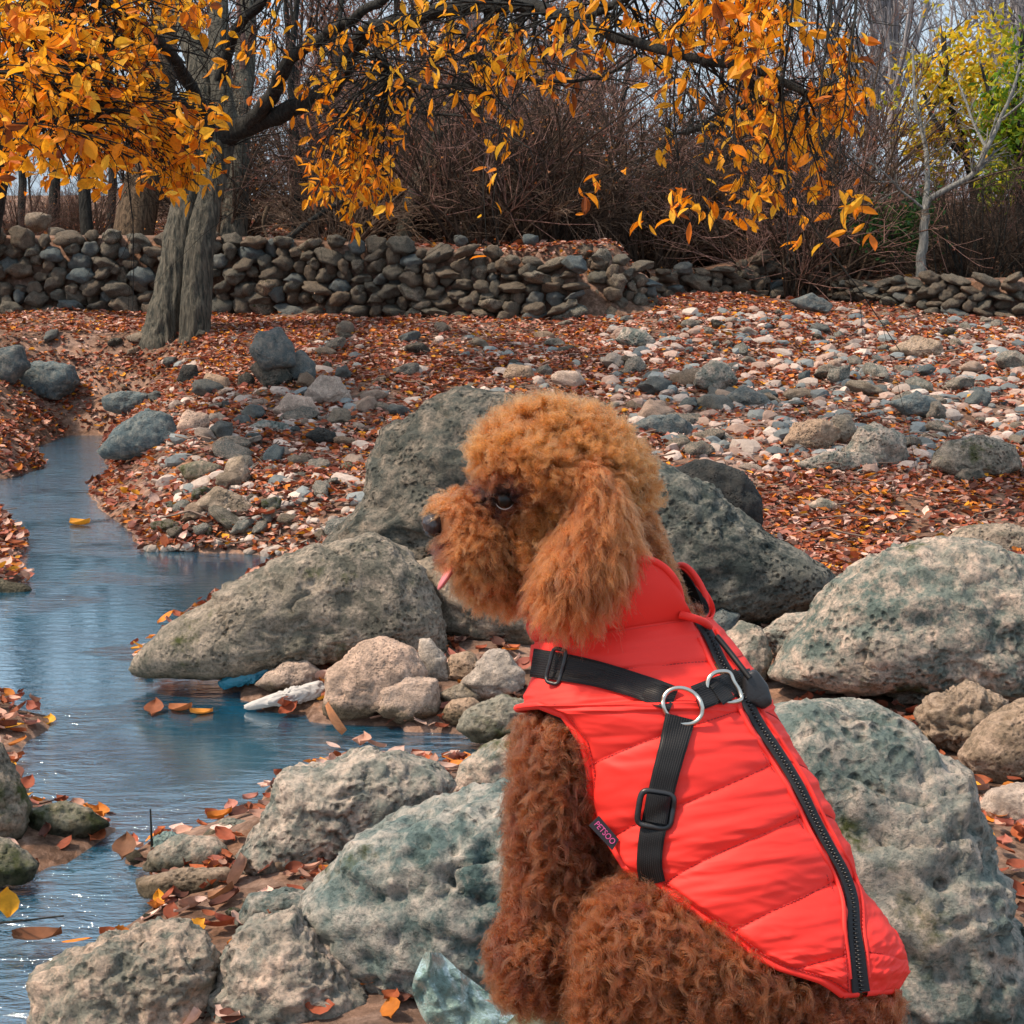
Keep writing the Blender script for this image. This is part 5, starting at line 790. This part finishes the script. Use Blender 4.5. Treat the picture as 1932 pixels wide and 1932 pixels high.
# armhole hem between chest and shoulder rows
rr_ = np.linspace(2.9, 4.05, 40); put('edge_binding', *tube(vest_pt(rr_, np.interp(rr_, RI, phL), -.001), .005, 9), red, vest)
def cast(u, v, lift=0.0, dflt=None):
    """point of the vest surface met by the view ray of a pixel, lifted along the surface normal"""
    o = CAM; d = P(np.array(u), np.array(v), np.array(1.0)) - CAM; d /= np.linalg.norm(d); hit = vbvh.ray_cast(Vector(o), Vector(d))
    if hit[0] is None: return None
    nn = np.array(hit[1]); nn = nn if nn @ d < 0 else -nn
    return np.array(hit[0]) + nn * lift
def depth_path(px, lift, sm=9):
    px = np.asarray(px, float); dv = np.full(len(px), np.nan)
    for k, (u, v) in enumerate(px):
        q = cast(u, v)
        if q is not None: dv[k] = proj(q)[2]
    ok = ~np.isnan(dv); dv = np.interp(np.arange(len(px)), np.where(ok)[0], dv[ok]); k_ = np.hanning(sm + 2)[1:-1]; k_ /= k_.sum(); dv = np.convolve(np.pad(dv, sm // 2, 'edge'), k_, 'valid'); return dv - lift
def ribbon(name, pts, width, mat, parent, lift=.003, th=.0022, n=90, cols=7, sm=15, uvs=(26, 3), arch=0.0):
    c = spline(pts, n); t = np.gradient(c, axis=0); t /= np.linalg.norm(t, axis=1)[:, None]; nv_ = np.stack([-t[:, 1], t[:, 0]], -1); wd_ = np.broadcast_to(np.asarray(np.interp(np.linspace(0, 1, n), np.linspace(0, 1, np.size(width)), np.atleast_1d(width)) if np.size(width) > 1 else width, float), (n,))
    G = []; UVs = []
    for j, f in enumerate(np.linspace(-.5, .5, cols)):
        e = c + nv_ * (wd_ * f)[:, None]; G.append((e, depth_path(e, lift, sm)))
    dmean = np.stack([g[1] for g in G]); row = dmean.mean(0); dmean = row + (dmean - row) * .85
    top = np.stack([P(G[j][0][:, 0], G[j][0][:, 1], dmean[j] - th - arch * (1 - (2 * j / (cols - 1) - 1) ** 2)) for j in range(cols)], 1); bot = np.stack([P(G[j][0][:, 0], G[j][0][:, 1], dmean[j]) for j in (cols - 1, 0)], 1)
    V = np.concatenate([top, bot], 1); m = cols + 2; i = np.arange(n - 1)[:, None] * m; j = np.arange(m)[None]; j2 = (j + 1) % m; Q = np.stack([i + j, i + m + j, i + m + j2, i + j2], -1).reshape(-1, 4); Ln = np.concatenate([[0], np.cumsum(np.linalg.norm(np.diff(c, axis=0), axis=1))]); w0 = float(np.mean(wd_))
    U = np.zeros((n, m, 2)); U[:, :, 0] = (Ln / w0 * 8)[:, None]; U[:, :cols, 1] = np.linspace(0, 3, cols)[None]; U[:, cols:, 1] = (3, 0)
    return put(name, V.reshape(-1, 3), Q, mat, parent, uv=U.reshape(-1, 2))
ZP = [(1318,1168),(1336,1195),(1360,1246),(1403,1313),(1431,1364),(1470,1423),(1506,1482),(1537,1545),(1565,1597),(1593,1648),(1608,1695),(1612,1754),(1618,1801),(1622,1845),(1625,1872)]
zp = ribbon('zipper', ZP, [20, 22, 22, 22, 20, 24, 34], ztape, vest, .0042, .0022, 140, 5, 31)
zc = spline(ZP, 190); zdp = depth_path(zc, .0072, 41); zt3 = P(zc[:, 0], zc[:, 1], zdp); tz = np.gradient(zt3, axis=0); tz /= np.linalg.norm(tz, axis=1)[:, None]; vw = CAM - zt3; vw /= np.linalg.norm(vw, axis=1)[:, None]; sd_ = np.cross(tz, vw); sd_ /= np.linalg.norm(sd_, axis=1)[:, None]; sgn = np.where(np.arange(190) % 2, 1, -1)[:, None]
cb = np.array([(x, y, z) for x in (-1, 1) for y in (-1, 1) for z in (-1, 1)], float); cf = np.array([(0, 1, 3, 2), (4, 6, 7, 5), (0, 4, 5, 1), (2, 3, 7, 6), (0, 2, 6, 4), (1, 5, 7, 3)]); Rz = np.stack([sd_, tz, vw], -1); V, Q = scatter(cb * (.0030, .00115, .0016), cf, zt3 + sd_ * sgn * .0016, Rz, np.ones(190)); o = put('zipper_teeth', V, Q, zt_, vest); o['kind'] = 'stuff'
# raised welts along the zipper
for off in (19, -17): c = spline(ZP[1:-1], 120); t = np.gradient(c, axis=0); t /= np.linalg.norm(t, axis=1)[:, None]; c = c + np.stack([-t[:, 1], t[:, 0]], -1) * off; dv = depth_path(c, .0005, 15); put('zipper_welt', *tube(P(c[:, 0], c[:, 1], dv), .0032, 8), red, vest)
# stitches
SV = []; so_ = []
def stitch_line(rl, ph, lift=.0014):
    q = vest_pt(rl, ph, lift); L = np.concatenate([[0], np.cumsum(np.linalg.norm(np.diff(q, axis=0), axis=1))]); s = np.arange(.002, L[-1], .0052); a = np.stack([np.interp(s, L, q[:, k]) for k in range(3)], -1); e = np.stack([np.interp(s + .0034, L, q[:, k]) for k in range(3)], -1); SV.append(np.stack([a, (a + e) / 2, e], 1))
for k in range(1, 7):
    t = np.linspace(.07, .99, 120); rl = rho_seam(k, t); ok = rl < 16.8; rl = rl[ok]; t = t[ok]; z = np.interp(rl, RI, phZ); l = np.minimum(np.interp(rl, RI, phL), math.pi); stitch_line(rl, z + (l - z) * t); stitch_line(rl[t < .4], (z - (l - z) * t)[t < .4])
rl = np.linspace(5, 16.9, 300); stitch_line(rl, np.interp(rl, RI, phL) - 14 / np.interp(rl, RI, rA) / np.sqrt(np.clip(1 - np.cos(np.interp(rl, RI, phL)) ** 2, .15, 1)), .0048); z = np.interp(rl, RI, phZ); stitch_line(rl, z + 26 / np.interp(rl, RI, rA) / np.sin(z), .0062)
SVc = np.concatenate(SV); o = put('stitching', *tubes(SVc, np.full((len(SVc), 3), .0011), 4), thr, vest); o['kind'] = 'stuff'
# collar: two stand up flaps round the neck
def collar_flap(name, ph0, ph1, top, n=70, m=14):
    f = np.linspace(0, 1, n); ph = ph0 + (ph1 - ph0) * f; b0 = vest_pt(np.zeros(n), ph, .002); b1 = top(f); s = np.linspace(0, 1, m)[:, None, None]; G = b0[None] * (1 - s) + b1[None] * s; cen_ = P(np.array(1165), np.array(1150), np.array(2.205)); out = G - cen_; out /= np.linalg.norm(out, axis=2)[..., None]; G = G + out * (.010 * np.sin(np.pi * s))
    G2 = G - out * .007; ring = np.concatenate([G, G2[::-1]], 0); mm = 2 * m; i = np.arange(mm)[:, None] * n + np.arange(n - 1)[None]; i2 = ((np.arange(mm) + 1) % mm)[:, None] * n + np.arange(n - 1)[None]; Q = np.stack([i, i + 1, i2 + 1, i2], -1).reshape(-1, 4); return ring.reshape(-1, 3), Q, b1, G, G2
near_top = spline(np.array([P(np.array(a), np.array(b_), np.array(c_)) for a, b_, c_ in ((1287, 1162, 2.125), (1284, 1125, 2.118), (1272, 1092, 2.105), (1250, 1068, 2.10), (1213, 1053, 2.095), (1160, 1082, 2.088), (1090, 1130, 2.090), (1020, 1160, 2.13), (1000, 1160, 2.2), (1010, 1150, 2.30))]), 70)
V, Q, tp, G, G2 = collar_flap('collar', phZ[0] + .12, phZ[0] + math.pi * .97, lambda f: near_top); co_ = put('collar', V, Q, red, vest)
put('collar_binding', *tube(near_top, .0050, 8), red, vest); bq = vest_pt(np.zeros(80), np.linspace(phZ[0] + .1, phZ[0] + 3.0, 80), .002); put('collar_seam', *tube(bq, .0042, 8), red, vest)
far_top = spline(np.array([P(np.array(a), np.array(b_), np.array(c_)) for a, b_, c_ in ((1331, 1172, 2.22), (1334, 1140, 2.225), (1322, 1105, 2.235), (1300, 1074, 2.25), (1262, 1070, 2.30), (1180, 1085, 2.345), (1090, 1120, 2.34), (1010, 1150, 2.30))]), 70)
V, Q, tp, G, G2 = collar_flap('collar', phZ[0] - .12, phZ[0] - math.pi * .97, lambda f: far_top); put('collar', V, Q, red, vest); i = np.arange(13)[:, None] * 70 + np.arange(69)[None]; put('collar_lining', (G2 + (G2 - G) * .25).reshape(-1, 3), np.stack([i, i + 1, i + 71, i + 70], -1).reshape(-1, 4), fleece, vest); put('collar_binding', *tube(far_top, .0050, 8), red, vest)
q = spline(np.array([P(np.array(a), np.array(b_), np.array(c_)) for a, b_, c_ in ((1284, 1160, 2.118), (1305, 1165, 2.112), (1325, 1172, 2.125), (1338, 1182, 2.15))]), 20); put('collar_tab', *tube(q, .0055, 8), red, vest)
# label on the belly edge
def px_quad_box(name, quad, depth, th, mat, parent):
    a = np.array([P(np.array(u), np.array(v), np.array(d_)) for (u, v), d_ in zip(quad, depth)]); nn = np.cross(a[1] - a[0], a[3] - a[0]); nn /= np.linalg.norm(nn); nn = nn if nn @ (CAM - a[0]) > 0 else -nn; V = np.concatenate([a + nn * th, a]); return put(name, V, [(0, 1, 2, 3), (7, 6, 5, 4), (0, 4, 5, 1), (1, 5, 6, 2), (2, 6, 7, 3), (3, 7, 4, 0)], mat, parent, smooth=False), a + nn * th, nn
e0 = cast(1140, 1540); dE = proj(e0)[2] if e0 is not None else 2.06; dl = dE - .008
_, qa, nn = px_quad_box('brand_label', [(1111, 1557), (1130, 1539), (1168, 1584), (1155, 1604)], [dl] * 4, .0015, simple('label_cloth', (.018, .016, .022), .6), vest)
fc = bpy.data.curves.new('txt', 'FONT'); fc.body = 'PETSOO'; fc.align_x = 'CENTER'; fc.align_y = 'CENTER'; fc.size = 1; fo = bpy.data.objects.new('txt', fc); COL.objects.link(fo); dg = bpy.context.evaluated_depsgraph_get(); tm = bpy.data.meshes.new_from_object(fo.evaluated_get(dg)); bpy.data.objects.remove(fo)
tvv = np.array([v.co[:] for v in tm.vertices]); wx = tvv[:, 0].max() - tvv[:, 0].min(); ex = (qa[3] + qa[2] - qa[0] - qa[1]); Lx = np.linalg.norm(ex) / 2; ex = ex / np.linalg.norm(ex); ey = np.cross(nn, ex); s = Lx * .82 / wx; ctr = qa.mean(0) + nn * .0006
put('label_text', ctr + tvv[:, :1] * s * ex + tvv[:, 1:2] * s * 1.15 * ey, [list(p_.vertices) for p_ in tm.polygons], simple('pink_thread', (.75, .10, .32), .5), vest, smooth=False)
# ---- harness
harn = empty('harness', P(np.array(1290), np.array(1330), np.array(2.05))); harn.parent = droot; harn.location = ORI['harness'] - ORI[droot.name]; harn['label'] = 'black webbing harness with metal rings strapped over the red vest'
ribbon('strap', [(1003, 1250), (1050, 1257), (1120, 1270), (1190, 1290), (1240, 1307), (1272, 1320)], [54, 52, 48, 47, 50], webm, harn, .004, .0025, 90)
ribbon('strap', [(1284, 1352), (1272, 1400), (1256, 1460), (1240, 1530), (1228, 1590), (1226, 1640), (1232, 1668)], [58, 52, 50, 50, 48, 48], webm, harn, .004, .0025, 100)
ribbon('strap', [(1312, 1318), (1345, 1305), (1380, 1292), (1420, 1282)], [50, 50, 48, 44], webm, harn, .005, .0025, 50)
ribbon('strap', [(1352, 1312), (1375, 1296), (1400, 1280)], [44, 46, 44], webm, harn, .010, .0025, 30)
def ring(name, pts, r, mat, parent, lift, closed=True, n=64):
    c = spline(list(pts) + ([pts[0]] if closed else []), n + (1 if closed else 0)); c = c[:-1] if closed else c; dv = depth_path(c, lift, 5); dv = dv * .2 + .8 * np.polyval(np.polyfit(np.arange(len(dv)), dv, 1), np.arange(len(dv))) if not closed else .35 * dv + .65 * dv.mean(); return put(name, *tube(P(c[:, 0], c[:, 1], dv), r, 10, closed), mat, parent)
a = np.linspace(0, 2 * math.pi, 17)[:-1]; ring('ring', [(1288 + 37 * math.cos(t) + 4 * math.sin(t), 1332 + 34 * math.sin(t) + 3 * math.cos(t)) for t in a], .0030, metal, harn, .0135)
ring('ring', [(1367 + (x - 1367) * .86, 1296 + (y - 1296) * .86) for x, y in ((1330, 1305), (1331, 1280), (1343, 1266), (1360, 1262), (1376, 1264), (1388, 1285), (1402, 1310), (1404, 1322), (1388, 1329), (1365, 1328), (1345, 1320))], .0030, metal, harn, .016)
def rrect(cx_, cy, w, h, ang, n=40, e=5):
    t = np.linspace(0, 2 * math.pi, n + 1)[:-1]; x = np.sign(np.cos(t)) * np.abs(np.cos(t)) ** (2 / e) * w / 2; y = np.sign(np.sin(t)) * np.abs(np.sin(t)) ** (2 / e) * h / 2; c, s = math.cos(ang), math.sin(ang); return [(cx_ + a_ * c - b_ * s, cy + a_ * s + b_ * c) for a_, b_ in zip(x, y)]
def buckle(cx_, cy, w, h, ang, lift, r=.0040):
    b_ = ring('slider_buckle', rrect(cx_, cy, w, h, ang), r, plast, harn, lift, True, 80); c, s = math.cos(ang), math.sin(ang); bar = [(cx_ - s * -h * k_ * 0 - c * w * .45 * 1 + 2 * c * w * .45 * f - s * 0, cy - s * w * .45 + 2 * s * w * .45 * f) for k_ in (0,) for f in (0, .5, 1)]; return b_
buckle(1237, 1527, 64, 66, math.radians(9), .0075); buckle(1049, 1257, 26, 66, math.radians(14), .013, .0028)
ribbon('strap', [(1243, 1500), (1239, 1527), (1235, 1552)], [46, 47, 46], webm, harn, .0085, .0025, 24, arch=.004)
# side release buckle over the spine
bc = [(1403, 1272), (1425, 1262), (1448, 1292), (1457, 1326), (1440, 1338), (1415, 1328), (1400, 1330)]
cc_, rr2 = radial(bc, 64, 1); bd = [proj(x)[2] for x in (cast(1400, 1300), cast(1425, 1310)) if x is not None]; bd = min(bd) - .012; bs = ico(4)[0]; th = np.arctan2(bs[:, 2], bs[:, 0]) % (2 * math.pi); rr3 = np.interp(th, np.arange(65) * 2 * math.pi / 64, np.append(rr2, rr2[0])); ip = np.hypot(bs[:, 0], bs[:, 2]) ** .45; Lb = np.stack([rr3 * ip * np.cos(th) * PX, np.sign(bs[:, 1]) * np.abs(bs[:, 1]) ** .6 * .010, rr3 * ip * np.sin(th) * PX], -1)
put('release_buckle', P(cc_[0], cc_[1], bd) + Lb[:, :1] * RT + Lb[:, 1:2] * FW + Lb[:, 2:] * UP, ico(4)[1], plast, harn)
q = spline(np.array([P(np.array(a), np.array(b_), np.array(c_)) for a, b_, c_ in ((1352, 1200, 2.13), (1378, 1232, 2.115), (1398, 1258, 2.10), (1415, 1280, 2.09))]), 16); put('strap', *tube(q, .004, 6), webm, harn)
# ------------------------------------------------------------------ litter at the water: wrapper, rag, plastic, single leaves
M['wrap'] = simple('blue_foil', (.03, .20, .30), .25, 60); M['rag'] = simple('grey_cloth', (.42, .40, .38), .8, 80)
pm_ = Mt('clear_plastic'); pnz = pm_.noise(14, 5, .6); pm_.P(Base_Color=(.30, .43, .40), Roughness=.22, Transmission_Weight=.55, IOR=1.2, Specular_IOR_Level=.7, Normal=pm_.bump(pnz, .8, .03)); M['plas'] = pm_.m
boulder('plastic_wrapper', 'crumpled blue plastic wrapper half in the water beside the pink stones', [(410, 1288), (440, 1266), (500, 1244), (536, 1246), (530, 1268), (470, 1288), (425, 1300)], 'wrap', vb=1302, D=.5, lump=.10, rid=.22, sub=5, seed=301, cat='wrapper')
boulder('rag', 'twisted pale grey rag lying at the waterline below the pink stones', [(458, 1332), (500, 1315), (560, 1296), (600, 1285), (618, 1300), (590, 1320), (520, 1330), (470, 1340)], 'rag', vb=1338, D=.5, lump=.10, rid=.25, sub=5, seed=302, cat='rag')
boulder('plastic_bag', 'small clear plastic bag caught beside a dry stick at the stream edge', [(285, 1600), (292, 1580), (315, 1570), (342, 1578), (338, 1596), (300, 1612)], 'plas', vb=1612, D=.7, lump=.12, rid=.2, sub=5, seed=303, cat='bag')
n, m = 40, 30; f = np.linspace(0, 1, n); lft = spline([(803, 1796), (790, 1822), (778, 1860), (790, 1905), (815, 1950), (835, 2010)], n); rgt = spline([(832, 1798), (868, 1832), (915, 1868), (955, 1902), (1000, 1935), (1060, 2000)], n)
t = np.linspace(0, 1, m); G = lft[:, None] * (1 - t)[None, :, None] + rgt[:, None] * t[None, :, None]; fold = .05 * np.abs(t - .28)[None] * 2.2 + .022 * ridged(np.stack([G[..., 0].ravel() / 60, G[..., 1].ravel() / 90, 0 * G[..., 0].ravel()], -1)).reshape(n, m); Vf = P(G[..., 0], G[..., 1], 2.75 + fold).reshape(-1, 3); Vb = P(G[..., 0], G[..., 1], 2.753 + fold).reshape(-1, 3); i = np.arange(n - 1)[:, None] * m + np.arange(m - 1)[None]; q1 = np.stack([i, i + 1, i + m + 1, i + m], -1).reshape(-1, 4)
o = put('plastic_sheet', np.concatenate([Vf, Vb]), np.concatenate([q1, q1[:, ::-1] + n * m]), M['plas']); tag(o, 'torn sheet of clear stiff plastic leaning against the huge pitted boulder by the front paw', 'plastic sheet')
for k, (u, v, sz, c, lb, up) in enumerate([(20, 1722, 52, (.62, .30, .02), 'yellow leaf standing upright in the stream at the left edge', 1.2), (70, 1748, 80, (.16, .06, .025), 'long dark curled leaf floating below the upright yellow leaf', .2), (515, 1640, 46, (.70, .33, .02), 'bright yellow leaf in the heap above the smooth cream stone', .6), (560, 1650, 64, (.22, .08, .03), 'large curled brown leaf in the leaf heap against the knobbly boulder', .5), (600, 1628, 50, (.38, .12, .05), 'red brown upright leaf at the right of the leaf heap', 1.1), (455, 1675, 66, (.42, .24, .17), 'broad pinkish brown leaf hanging down left of the leaf heap', .9), (520, 1678, 70, (.32, .15, .09), 'long brown leaf lying along the smooth cream stone', .2), (625, 1385, 62, (.48, .20, .09), 'orange brown leaf standing in the shallow pool below the blocky tan stone', .9), (340, 1333, 50, (.30, .10, .035), 'rusty curled leaf floating in the middle of the pool', .3), (290, 1335, 46, (.22, .07, .03), 'dark floating leaf left of the rusty curled one', .4), (380, 1338, 40, (.50, .20, .03), 'orange floating leaf right of the rusty curled one', .2), (150, 985, 44, (.55, .24, .02), 'golden leaf at the tip of the leafy spit in the stream', .1), (235, 1610, 56, (.16, .07, .035), 'dark curled leaf beside the clear plastic bag', .5), (175, 1868, 34, (.46, .28, .2), 'small pale leaf lying on the broad flat topped boulder', .3), (420, 1700, 60, (.26, .12, .06), 'folded brown leaf over the gap left of the smooth cream stone', .6), (90, 1355, 36, (.62, .30, .03), 'yellow leaf on the wet leaf patch at the left edge', .2), (650, 1905, 60, (.55, .26, .03), 'golden leaf in the gap under the huge pitted boulder', .3), (720, 1918, 56, (.40, .18, .03), 'ochre leaf at the bottom edge beside the torn plastic sheet', .5)]):
    q = ray_z(np.array(u), np.array(v), .06 if v > 1600 else .02); d = (q - CAM) @ FW
    if lb.startswith('small pale leaf'): q = P(np.array(u), np.array(v), np.array(3.42)); d = 3.42
    s = sz * d / F * 1.15; Rm = rand_rot(1, .3)[0]; a = math.radians(4 + 72 * up * min(up, 1)); Rx = np.array([[1, 0, 0], [0, math.cos(a), -math.sin(a)], [0, math.sin(a), math.cos(a)]]); V = (nlv * (1.1, 1, 1.5) * s) @ Rx.T; V = V @ np.array([[math.cos(k * 2.1), -math.sin(k * 2.1), 0], [math.sin(k * 2.1), math.cos(k * 2.1), 0], [0, 0, 1]]).T
    o = put('fallen_leaf', V + q + (0, 0, -V[:, 2].min() * .8 - (.018 if u < 700 and up < .5 and v < 1500 else .035 if up < .3 and u < 100 else 0)), nlf, M['litter'], col=np.tile(c, (len(nlv), 1))); tag(o, lb, 'leaf')
for k, (pts, rr, lb) in enumerate((([(-10, 1742), (60, 1735), (120, 1728)], .003, 'thin twig lying across the floating dark leaf'), ([(287, 1610), (286, 1590), (283, 1575)], .004, 'short dry stick standing beside the clear plastic bag'), ([(545, 1705), (600, 1660), (640, 1625)], .003, 'dry twig across the leaf heap'))):
    q = np.array([ray_z(np.array(u), np.array(v), .06 + .02 * j) for j, (u, v) in enumerate(pts)]); q = q if k != 1 else np.array([ray_z(np.array(287), np.array(1612), .02) + (0, 0, z) for z in (0, .07, .13)]); V, Q = tube(spline(q, 10), np.linspace(rr, rr * .6, 10), 6); o = put('twig', V, Q, M['bark_dk']); tag(o, lb, 'twig')
